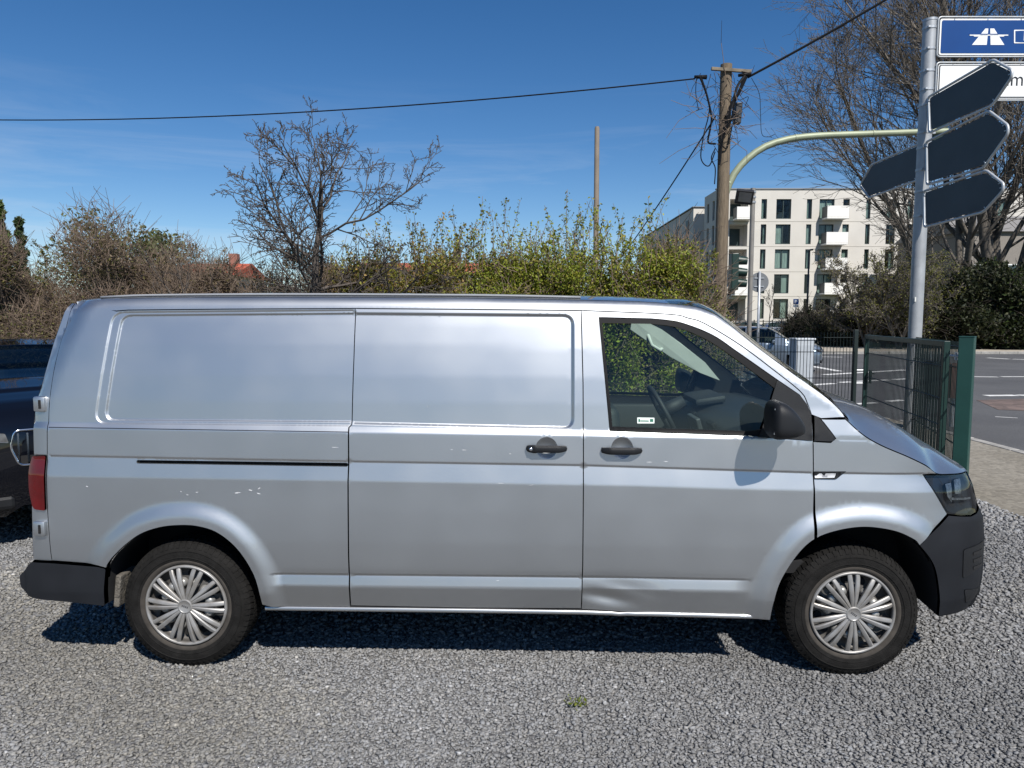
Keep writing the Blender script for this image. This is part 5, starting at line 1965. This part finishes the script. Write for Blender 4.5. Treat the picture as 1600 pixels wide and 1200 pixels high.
def wall_with_holes(name, x0, x1, z0, z1, holes, frame, m, parent, reveal=.25):
    """facade sheet with real openings and reveals; frame(u, v, depth)"""
    xs = sorted({x0, x1, *[h[0] for h in holes], *[h[1] for h in holes]})
    zs = sorted({z0, z1, *[h[2] for h in holes], *[h[3] for h in holes]})
    mb = MB()
    for a, b in zip(xs[:-1], xs[1:]):
        for c, d in zip(zs[:-1], zs[1:]):
            mx, mz = (a + b) / 2, (c + d) / 2
            if any(h[0] < mx < h[1] and h[2] < mz < h[3] for h in holes):
                continue
            mb.add([frame(a, c, 0), frame(b, c, 0), frame(b, d, 0), frame(a, d, 0)], [(0, 1, 2, 3)])
    for h in holes:
        a, b, c, d = h
        for (p, q) in (((a, c), (b, c)), ((b, c), (b, d)), ((b, d), (a, d)), ((a, d), (a, c))):
            mb.add([frame(*p, 0), frame(*q, 0), frame(*q, reveal), frame(*p, reveal)], [(0, 1, 2, 3)])
    ob = mesh_obj(name, mb.v, [list(f) for f in mb.f], m, parent)
    return ob


def window(parent, a, b, c, d, frame, mull=0, curtain=True, dep=.22):
    fw = .09
    mb = MB()
    P = lambda u, v, w: frame(u, v, w)

    def bar(u0, u1, v0, v1):
        mb.add([P(u0, v0, dep - .06), P(u1, v0, dep - .06), P(u1, v1, dep - .06), P(u0, v1, dep - .06), P(u0, v0, dep + .02), P(u1, v0, dep + .02), P(u1, v1, dep + .02), P(u0, v1, dep + .02)],
               [(0, 1, 2, 3), (4, 7, 6, 5), (0, 4, 5, 1), (1, 5, 6, 2), (2, 6, 7, 3), (3, 7, 4, 0)])
    bar(a, b, c, c + fw)
    bar(a, b, d - fw, d)
    bar(a, a + fw, c + fw, d - fw)
    bar(b - fw, b, c + fw, d - fw)
    for k in range(mull):
        x = a + (b - a) * (k + 1) / (mull + 1)
        bar(x - fw / 2, x + fw / 2, c + fw, d - fw)
    w = mb.build('window', wframe, parent)
    mesh_obj('pane', [P(a + fw, c + fw, dep - .01), P(b - fw, c + fw, dep - .01), P(b - fw, d - fw, dep - .01), P(a + fw, d - fw, dep - .01)], [[0, 1, 2, 3]], win_glass, w)
    mesh_obj('room', [P(a, c, dep + .9), P(b, c, dep + .9), P(b, d, dep + .9), P(a, d, dep + .9)], [[0, 1, 2, 3]], mat('room_dark', (.03, .035, .035), .9), w)
    if curtain:
        n = 10
        u0, u1 = (a + (b - a) * random.choice([.5, .55, .1]), b - fw) if random.random() < .7 else (a + fw, a + (b - a) * .55)
        V, F = [], []
        for i in range(n + 1):
            u = u0 + (u1 - u0) * i / n
            V += [P(u, c + fw, dep + .12 + .03 * (i % 2)), P(u, d - fw, dep + .12 + .03 * (i % 2))]
        F = [[2 * i, 2 * i + 2, 2 * i + 3, 2 * i + 1] for i in range(n)]
        mesh_obj('curtain', V, F, curt_m, w)
    return w


win_glass = glass_mat('house_glass', (.55, .62, .60))
fr0 = lambda u, v, w: (u, w, v)
X0, X1 = bX(1116), bX(1640)
ZT = bZ(296)
rows = [(311, 342), (350.5, 381.5), (389.5, 420), (428.5, 458.5), (467, 498)]
holes, specs = [], []
for (y0, y1) in rows:
    z1, z0 = bZ(y0), bZ(y1)
    for (a, b, mull) in ((1184.5, 1193, 0), (1207.5, 1230.5, 1), (1254.5, 1262.5, 0), (1310.5, 1320.5, 0), (1346, 1353, 0), (1378, 1392, 1), (1410, 1418, 0), (1452, 1474, 1), (1500, 1508, 0), (1540, 1562, 1)):
        holes.append((bX(a), bX(b), z0, z1))
        specs.append(mull)
    holes.append((bX(1274), bX(1297), z0, z1))
    specs.append(1)
for i, (y0, y1) in enumerate(rows):                # recessed corner balconies
    holes.append((bX(1136), bX(1164), bZ(y1 + 3), bZ(y0)))
    specs.append(-1)
wall = wall_with_holes('wall', X0, X1, -.1, ZT, holes, fr0, facade_m, house)
for h, mu in zip(holes, specs):
    if mu >= 0:
        window(house, *h, fr0, mu, curtain=random.random() < .75)
    else:
        # loggia: deep recess with side walls, back wall and a glazed door
        a, b, c, d = h
        V = [fr0(a, c, .25), fr0(b, c, .25), fr0(b, d, .25), fr0(a, d, .25), fr0(a, c, 1.6), fr0(b, c, 1.6), fr0(b, d, 1.6), fr0(a, d, 1.6)]
        lg = mesh_obj('loggia', V, [[4, 5, 6, 7], [0, 1, 5, 4], [1, 2, 6, 5], [2, 3, 7, 6], [3, 0, 4, 7]], facade_m, house)
        MB().box(((a + b) / 2, 1.55, (c + d) / 2 - .1), ((b - a) * .6, .08, (d - c) * .8)).build('loggia_door', wframe, lg)
# parapet cap, storey joints
MB().box(((X0 + X1) / 2, .15, ZT + .06), (X1 - X0 + .3, .5, .12)).build('parapet_cap', mat('cap_grey', (.20, .20, .20), .6), house)
for y in (346, 385, 424.5, 463):
    MB().box(((X0 + X1) / 2, -.004, bZ(y)), (X1 - X0, .03, .05)).build('storey_joint', mat('joint_grey', (.40, .38, .34), .9), house)
# projecting balconies
def balcony(a, b, y0, y1, dep=1.5):
    z1, z0 = bZ(y0), bZ(y1)
    xa, xb = bX(a), bX(b)
    t = .10
    mb = MB().box(((xa + xb) / 2, -dep / 2 - .02, z0 + .08), (xb - xa, dep, .16))
    bl = mb.build('balcony', bal_m, house)
    MB().box(((xa + xb) / 2, -dep - .02 + t / 2, (z0 + z1) / 2 + .09), (xb - xa, t, z1 - z0 - .17)).build('front_panel', bal_m, bl)
    for x in (xa + t / 2, xb - t / 2):
        MB().box((x, -dep / 2 + .02, (z0 + z1) / 2 + .09), (t, dep - .14, z1 - z0 - .17)).build('side_panel', bal_m if x > (xa + xb) / 2 else mat('balcony_side_shaded', (.10, .11, .11), .6), bl)  # left panel coloured dark to stand for the side turned from the sun
for (y0, y1) in ((324.5, 344), (365, 384), (404.5, 422.5), (443, 460.5)):
    balcony(1278, 1311, y0, y1)
for (y0, y1) in ((326, 345), (404, 424), (443, 462)):
    balcony(1141, 1166, y0, y1)
for (y0, y1) in ((330, 346), (368, 386), (407, 424), (445, 462)):
    balcony(1425, 1450, y0, y1)
# shaded side wall towards the left, with its windows, and the roof slab
BW = 5.5
frS = lambda u, v, w: (X0 + w, u, v)
sh = []
for (y0, y1) in rows[:4]:
    for (a, b) in ((1.0, 1.9), (3.4, 4.3)):
        sh.append((a, b, bZ(y1), bZ(y0)))
wall_with_holes('side_wall', 0, BW, -.1, ZT, sh, frS, facade_m, house)
for h in sh:
    window(house, *h, frS, 0, False)
mesh_obj('flat_roof', [(X0, 0, ZT - .02), (X1, 0, ZT - .02), (X1, BW, ZT - .02), (X0, BW, ZT - .02)], [[0, 1, 2, 3]], mat('roof_felt', (.12, .12, .12), .9), house)
mesh_obj('rear_wall', [(X0, BW, -.1), (X1, BW, -.1), (X1, BW, ZT), (X0, BW, ZT)], [[0, 1, 2, 3]], facade_m, house)
# lower wing behind
b2o = W(0, 92)
wing2 = thing('apartment_wing', 'lower shaded wing behind the beige apartment house', 'building', (b2o[0], b2o[1], 0), YAW)
xa, xb = float((at_d(1080, 500, 92) - CAM) @ _r), float((at_d(1112, 500, 92) - CAM) @ _r)
z2 = h_at(325, 92)
mw = MB().box(((xa + xb) / 2, 17, z2 / 2 - .1), (xb - xa, 34, z2 + .2))
mw.build('wall', facade_m, wing2)
for y0 in (340, 378, 416, 452):
    for k in range(5):
        z = h_at(y0 + 14, 92)
        MB().box((xa - .01, 3 + 6 * k, z), (.1, 1.6, 2.2)).build('window', wframe, wing2)
    MB().box((xa + .35 * (xb - xa) + 1.0, -.02, h_at(y0 + 14, 92)), (.9, .1, 2.2)).build('window', wframe, wing2)
MB().box(((xa + xb) / 2, 17, z2 + .13), (xb - xa + .3, 34.3, .1)).build('parapet_cap', mat('cap_grey'), wing2)

# ================================================================== red-roofed houses far on the left
tile_m = mat('red_tiles', (.36, .085, .045), .85, var=.22, vscale=1.2, stretch=(1, 1, 8))
plaster_m = mat('pale_plaster', (.62, .58, .50), .9, var=.06)


def gable_house(label, px0, px1, D, py_ridge, py_eave, depth=9, m=plaster_m, roof_m=None):
    xa, xb = float((at_d(px0, 500, D) - CAM) @ _r), float((at_d(px1, 500, D) - CAM) @ _r)
    o = W((xa + xb) / 2, D)
    t = thing('gabled_house', label, 'building', (o[0], o[1], 0), YAW, 'low gabled houses in the distance')
    w = xb - xa
    ze, zr = h_at(py_eave, D), h_at(py_ridge, D + depth / 2)
    MB().box((0, depth / 2, ze / 2 - .05), (w, depth, ze + .1)).build('wall', m, t)
    mb = MB()
    e = .35
    mb.add([(-w / 2 - e, -e, ze - .12), (w / 2 + e, -e, ze - .12), (w / 2 + e, depth / 2, zr), (-w / 2 - e, depth / 2, zr), (-w / 2 - e, depth + e, ze - .12), (w / 2 + e, depth + e, ze - .12)],
           [(0, 1, 2, 3), (3, 2, 5, 4), (0, 3, 4), (1, 5, 2)])
    rf = mb.build('roof', roof_m or tile_m, t)
    MB().box((w * .22, depth / 2 + .5, zr + .2), (.7, .7, 1.3)).build('chimney', mat('chimney_brick', (.25, .12, .09), .9), rf)
    n = max(2, int(w / 3))
    for k in range(n):
        x = -w / 2 + w * (k + .5) / n
        wn_ = MB().box((x, -.03, ze * .62), (1.1, .08, 1.35)).build('window', white_p, t)
        MB().box((x, -.08, ze * .62), (.9, .03, 1.15)).build('pane', pane_m, wn_)
    return t


gable_house('long low house with a red tiled roof above the hedge', 548, 770, 62, 411, 424)
gable_house('pale house with a red roof behind the brown bushes', 268, 362, 58, 412, 428, 8, mat('cream_plaster', (.66, .60, .50), .9, var=.05))

# ================================================================== cars
def car(label, loc, rz, paint_m, Lc=4.6, Wd=1.86, Ht=1.5, group=None, name='parked_car', suv=False, detail=True, nose=0.0):
    """front towards local -y"""
    t = thing(name, label, 'car', loc, rz, group)
    k, kw, kh = Lc / 4.6, Wd / 1.86, Ht / 1.5
    # s, z low, z belt, z top, half widths low / belt / top
    ST = [(0, .34, .60, .74, .58, .60, .46), (.05, .27, .66, .82, .74, .77, .60), (.2, .22, .72, .90, .83, .87, .68), (.55, .20, .82, .97, .88, .915, .74), (1.0, .20, .90, 1.04, .895, .925, .78), (1.25, .20, .92, 1.08, .90, .93, .80),
          (1.55, .20, .94, 1.25, .90, .93, .72), (1.95, .20, .95, 1.44, .90, .93, .62), (2.4, .20, .96, 1.495, .90, .93, .59), (3.1, .20, .97, 1.50, .90, .93, .58), (3.7, .20, .985, 1.45, .90, .925, .57),
          (4.1, .21, .99, 1.34 if not suv else 1.42, .89, .91, .58), (4.42, .24, .97, 1.10 if not suv else 1.22, .86, .88, .62), (4.56, .30, .86, .98, .80, .82, .62), (4.6, .36, .72, .86, .70, .72, .55)]
    A = np.array(ST)
    lift = np.interp(A[:, 0], [0, 1.0, 1.6], [nose, nose, 0])
    A[:, 2] += lift
    A[:, 3] += lift
    ss = np.unique(np.concatenate([np.linspace(0, 4.6, 60), A[:, 0]]))
    C = np.stack([np.interp(ss, A[:, 0], A[:, i]) for i in range(1, 7)], 1)
    ker = np.array([1, 2, 1]) / 4
    for i in range(6):
        C[1:-1, i] = np.convolve(C[:, i], ker, 'valid')
    prof_n = 13
    V = []
    for s, (zl, zb, zt, wl_, wb, wt) in zip(ss, C):
        ring = [(wl_ * .6, zl), (wl_ * .96, zl + .02), (wl_, zl + .10), (wb + .012, zl + (zb - zl) * .55), (wb, zb - .05), (wb * .985, zb), (wb * .955, zb + .02)]
        up_ = zt - zb
        ring += [(wb * .955 + (wt - wb * .955) * .5, zb + .02 + (up_ - .02) * .52), (wt + .02, zb + (up_) * .93), (wt - .06, zt - .012 * up_), (wt * .6, zt + .012), (wt * .25, zt + .02), (0, zt + .022)]
        V += [(x * kw, (s - 2.3) * k, z * kh) for x, z in ring] + [(-x * kw, (s - 2.3) * k, z * kh) for x, z in ring[::-1][1:]]
    M = 2 * prof_n - 1
    cats = {'body': [], 'windscreen': [], 'rear_window': [], ('side_window', 1, 1): [], ('side_window', 1, 0): [], ('side_window', 0, 1): [], ('side_window', 0, 0): []}
    arch = [(.88, .36), (3.62, .36)]
    for i in range(len(ss) - 1):
        sm = (ss[i] + ss[i + 1]) / 2
        for j in range(M - 1):
            jj = min(j, M - 2 - j)
            f = [i * M + j, i * M + j + 1, (i + 1) * M + j + 1, (i + 1) * M + j]
            zc = np.mean([V[q][2] for q in f]) / kh
            if jj in (1, 2, 3) and any((sm - a) ** 2 + (zc - .33) ** 2 < r * r for a, r in arch):
                continue
            cab_in = 1.38 < sm < 4.2
            if jj in (6, 7) and 1.75 < sm < 4.05 and not 2.72 < sm < 2.80:
                cats[('side_window', int(j == jj), int(sm < 2.76))].append(f)
            elif jj >= 8 and 1.28 < sm < 2.05:
                cats['windscreen'].append(f)
            elif jj >= 8 and 3.95 < sm < 4.45:
                cats['rear_window'].append(f)
            else:
                cats['body'].append(f)
    cats['body'] += [list(range(M)), list(range((len(ss) - 1) * M, len(ss) * M))[::-1]]
    for nm, F in cats.items():
        nm = nm if isinstance(nm, str) else nm[0]
        if not F:
            continue
        used = sorted({q for f in F for q in f})
        mp_ = {q: n_ for n_, q in enumerate(used)}
        o = mesh_obj(nm, [V[q] for q in used], [[mp_[q] for q in f] for f in F], paint_m if nm == 'body' else car_glass, t, smooth=True)
        bm = bmesh.new()
        bm.from_mesh(o.data)
        bmesh.ops.recalc_face_normals(bm, faces=bm.faces)
        bm.to_mesh(o.data)
        bm.free()
    # dark tub so that nothing shows through, seats
    MB().box((0, .25 * k, .55 * kh), (1.45 * kw, 3.3 * k, .55 * kh)).build('interior', dark, t)
    for x in (-.38, .38):
        MB().box((x, -.05, 1.0 * kh), (.46, .14, .55), rx=-.2, bev=.05).build('seat', dash_m, t)
    for s in (.88, 3.62):
        for sd in (-1, 1):
            wv = bpy.data.objects.new('wheel', None)
            link(wv, t)
            wv.location = (sd * .80 * kw, (s - 2.3) * k, .33)
            fx = lambda u, v, w: (w * sd, u, v)
            MB().lathe([(.20, .10), (.24, .112), (.31, .105), (.33, .08), (.33, -.08), (.30, -.1)], 28, fx).build('tyre', tyre_m, wv, smooth=True)
            MB().lathe([(.0, .06), (.06, .075), (.17, .065), (.205, .10)], 24, fx).build('rim', rim_m, wv, smooth=True)
    # lamps, grille, plate recess, mirrors
    for sd in (-1, 1):
        hl_b = MB().prism(rounded([(.42 * sd * kw, .655 * kh), (.80 * sd * kw, .70 * kh), (.845 * sd * kw, .78 * kh), (.78 * sd * kw, .775 * kh), (.44 * sd * kw, .725 * kh)], .012, 3), 0, .26, lambda u, v, w: (u, (-2.3 - .03 + .20 * (abs(u) / .9) ** 4 + w * .5) * k, v + nose)).build('headlight', lens_m, t)
        MB().prism(rounded([(.52 * sd * kw, .69 * kh), (.79 * sd * kw, .735 * kh), (.79 * sd * kw, .752 * kh), (.52 * sd * kw, .708 * kh)], .006, 2), -.008, .02, lambda u, v, w: (u, (-2.3 - .035 + .20 * (abs(u) / .9) ** 4 + w * .5) * k, v + nose)).build('light_bar', chrome, hl_b)
        MB().box((.70 * sd * kw, 2.27 * k, .80 * kh), (.26, .10, .18), bev=.03).build('tail_light', tl_m, t)
        mr = MB().box((1.0 * sd * kw, (1.72 - 2.3) * k, 1.02 * kh), (.20, .11, .13), bev=.035).build('mirror', paint_m, t)
        MB().box((.90 * sd * kw, (1.74 - 2.3) * k, .985 * kh), (.12, .06, .04)).build('mirror_foot', plastic, mr)
        MB().box((.55 * sd * kw, (-2.3 + .04) * k, .375 * kh), (.32, .10, .11), bev=.03).build('fog_intake', plastic, t)
    if detail:
        gy = (-2.3 - .002) * k
        fr_ = [(-.36 * kw, .48 * kh + nose), (.36 * kw, .48 * kh + nose), (.41 * kw, .62 * kh + nose), (.38 * kw, .74 * kh + nose), (-.38 * kw, .74 * kh + nose), (-.41 * kw, .62 * kh + nose)]
        MB().prism(rounded(fr_, .04, 4), -.01, .10, lambda u, v, w: (u, gy + w + .03 * (abs(u) / .6) ** 2, v)).build('grille', dark, t)
        loop_tube(rounded(fr_, .04, 5), .009, lambda u, v: (u, gy - .010 + .03 * (abs(u) / .6) ** 2, v)).build('grille_frame', chrome, t, smooth=True)
        for i in range(13):
            u = (-.36 + .06 * i) * kw
            MB().box((u, gy - .018 + .03 * (abs(u) / .6) ** 2, .61 * kh + nose), (.012, .016, .22 * kh)).build('grille_slat', chrome, t)
        MB().box((0, gy + .02, .37 * kh), (.52, .04, .11)).build('number_plate', white_p, t)
    return t


car_glass = glass_mat('car_glass', (.22, .28, .28))
lens_m = mat('car_lamp', (.10, .105, .11), .12, coat=1, var=.5, vscale=20)
black_paint = mat('black_car_paint', (.003, .0035, .006), .15, spec=.0, coat=1.0)
p = at_d(42, 600, 7.7)
car('black estate car with chrome framed grille parked behind the van', (p[0], p[1], 0), R(42), black_paint, 4.8, 1.90, 1.58, nose=.17)
pz = foot(1186, 27.5)
car('silver blue hatchback waiting on the road behind the rod fence', (pz[0], pz[1], -.12), R(68), mat('silver_blue_paint', (.16, .20, .25), .3, metal=.5, coat=1), 4.3, 1.8, 1.62, name='hatchback_car', suv=True, detail=False)
for px, D, a, lb, c in ((1172, 68, 80, 'pale parked car seen past the telegraph pole', (.5, .5, .5)), (1220, 70, 95, 'white parked car below the beige house windows', (.72, .72, .72)), (1305, 71, 92, 'silver parked car behind the dark shrubs', (.45, .47, .5))):
    q = foot(px, D)
    car(lb, (q[0], q[1], 0), R(a), mat('car_paint_%d' % px, c, .3, coat=1), 4.4, 1.8, 1.5, detail=False, name='distant_car')

# ================================================================== greenery and trees across the road
rg = random.Random(3)
for i, (px, D, py, w, cols, lb) in enumerate([(1258, 52, 494, 2.6, DK, 'dark low shrub beside the blue parking sign'), (1292, 50, 488, 2.8, DK, 'dark shrub below the middle balconies'), (1330, 49, 480, 3.0, DK, 'dark leafy shrub left of the twiggy trees'),
                                               (1370, 48, 470, 3.2, BR, 'brown twiggy thicket behind the sign post'), (1408, 47, 478, 3.0, BR + OL, 'brown olive thicket beside the sign post'), (1450, 45, 470, 3.2, DK, 'dark thicket behind the open gate')]):
    shrub('roadside_shrub', lb, foot(px, D), w, w * .8, h_at(py, D) + .15, 200 + i, cols, 6500, .17, 1000, 1.0, twig_col=dark_twig if cols is DK else twig_m, shoots=6, shoot_h=.8, group='shrubs across the road', lumps=16, twig_r=.016)
for i, (px, D, py, w, lb) in enumerate([(1478, 46, 452, 4.5, 'dark evergreen mass behind the gate post'), (1535, 44.5, 425, 4.6, 'dark ivy covered shrub under the big bare tree'), (1590, 43.5, 405, 5.0, 'tall dark green evergreen at the picture-side end of the far pavement'), (1660, 44, 395, 5.0, 'dark evergreen beyond the tall one across the road')]):
    shrub('evergreen_shrub', lb if i != 2 else 'tall dark green evergreen rising beside the bare tree trunk', foot(px, D), w, w * .8, h_at(py, D) + .3, 230 + i, DK + ([GR[1]] if i == 2 else []), 20000, .24, 500, 1.0, twig_col=dark_twig, shoots=5, shoot_h=.8, group='dark evergreens across the road', lumps=24, twig_r=.018)
PB = {'rmin': .012, 'start': .14, 0: (10, .05, .02, 9, .62, .66, .5), 1: (8, .07, .035, 8, .55, .62, .55), 2: (6, .09, .03, 7, .55, .60, .6), 3: (4, .10, .02, 6, .55, .58, .65), 4: (3, .12, .02, 0, .6, .5, .7)}
bare_tree('bare_tree', 'big bare tree with several stems rising behind the road signs', foot(1558, 49), h_at(-190, 49), 101, PB, grey_bark, r0=.40, stems=4, spread=.16, stem_len=.80, lean=(.0, 0, 1))
PC = {'rmin': .013, 'start': .12, 0: (8, .09, .03, 10, .65, .55, .55), 1: (6, .14, .03, 7, .65, .55, .6), 2: (5, .18, .02, 6, .7, .5, .65), 3: (4, .2, .0, 5, .8, .5, .7), 4: (2, .2, 0, 0, .5, .4, .7)}
bare_tree('bare_tree', 'wide bare tree spreading its fine crown left of the sign post', foot(1492, 48.5), h_at(-60, 48.5), 117, PB, grey_bark, r0=.26, stems=3, spread=.40, stem_len=.78, lean=(-.22, 0, 1))
bare_tree('young_tree', 'slender twiggy tree in front of the beige house', foot(1352, 46), h_at(330, 46), 102, PC, grey_bark, r0=.09, stems=3, spread=.3, leaves=([(.20, .19, .04), (.15, .13, .04)], .09, 1, .12))
bare_tree('young_tree', 'olive leafed young tree close to the sign post', foot(1402, 44), h_at(345, 44), 103, PC, grey_bark, r0=.09, stems=3, spread=.35, leaves=([(.20, .20, .04), (.15, .15, .04)], .10, 1, .16))
PS = {'rmin': .012, 'start': .3, 0: (6, .06, .02, 7, .6, .42, .5), 1: (4, .14, .03, 5, .6, .5, .6), 2: (3, .18, .0, 3, .7, .5, .7), 3: (2, .2, 0, 0, .5, .4, .7)}
for px, D, py, lb in ((1196, 60, 400, 'thin street sapling before the beige house'), (1146, 60, 455, 'small sapling between the telegraph pole and the floodlight pole'), (1318, 56, 392, 'thin bare sapling beside the right balconies')):
    bare_tree('sapling', lb, foot(px, D), h_at(py, D), 110 + px, PS, grey_bark, r0=.05)
# low wall and dark railing along the far pavement
rw = W(0, 54)
wl_ = thing('boundary_wall', 'low pale wall with a dark railing across the road', 'wall', (rw[0], rw[1], 0), YAW)
xa, xb = float((at_d(1150, 500, 54) - CAM) @ _r), float((at_d(1420, 500, 54) - CAM) @ _r)
MB().box(((xa + xb) / 2, 0, .2), (xb - xa, .25, .5)).build('base', plaster_m, wl_)
for k in range(20):
    x = xa + (xb - xa) * k / 19
    MB().box((x, 0, 1.05), (.06, .06, 1.3)).build('railing_post', dkgreen, wl_)
for z in (.6, 1.6):
    MB().box(((xa + xb) / 2, 0, z), (xb - xa, .04, .05)).build('railing_bar', dkgreen, wl_)
# parking sign and lamp column
ps = foot(1239, 57)
pk = thing('parking_sign', 'blue parking sign on a thin pole before the beige house', 'sign', ps, YAW)
MB().tube([(0, 0, -.05), (0, 0, h_at(467, 57))], .03, 8).build('pole', steel, pk)
zc = h_at(471.5, 57)
MB().box((0, -.05, zc), (.42, .02, .42), bev=.005).build('plate', blue_p, pk)
text_mesh('sign_text', 'P', .42, white_p, pk, (-.13, -.065, zc - .15))
MB().box((0, -.05, zc - .33), (.42, .02, .18), bev=.005).build('lower_plate', white_p, pk)
lc_ = foot(1257, 60)
lm = thing('street_lamp', 'dark slim street lamp column before the beige house', 'lamp', lc_, YAW)
MB().tube([(0, 0, -.05), (0, 0, h_at(392, 60))], [.09, .06], 10).build('column', mat('lamp_dark', (.05, .05, .05), .5), lm, smooth=True)
MB().box((0, -.25, h_at(391, 60)), (.22, .7, .12), bev=.03).build('lantern', mat('lamp_dark'), lm)
# house behind the bare trees on the right
gable_house('dull grey low building behind the dark evergreens', 1500, 1760, 70, 338, 360, 12, mat('dull_plaster', (.22, .20, .18), .9, var=.1), roof_m=mat('grey_roof', (.22, .21, .20), .8, var=.1))
# a weed in the gravel
wp = on_z(900, 1105, 0)
segs = [(np.array([0, 0, 0]), np.array([math.cos(a) * .05, math.sin(a) * .05, .02 + .015 * (k % 2)]), .002, .001) for k, a in enumerate(np.linspace(0, 6.2, 9))]
C = np.array([s[1] for s in segs])
wd = thing('weed', 'tiny green weed growing in the gravel before the sliding door', 'plant', tuple(wp))
v, f = tubes(segs, 3)
big_mesh('stalks', v, f, leaf_m, wd, color=(.10, .14, .02))
v, f = leaf_mesh(np.repeat(C, 4, 0) * np.random.default_rng(4).uniform(.05, 1, (36, 1)) + np.array([0, 0, .012]) + np.random.default_rng(1).normal(0, .009, (36, 3)), .022, np.random.default_rng(2))
big_mesh('leaves', v, f, leaf_m, wd, color=np.tile(pick([(.16, .20, .02), (.20, .22, .03)], 36, np.random.default_rng(3)), (2, 1)))
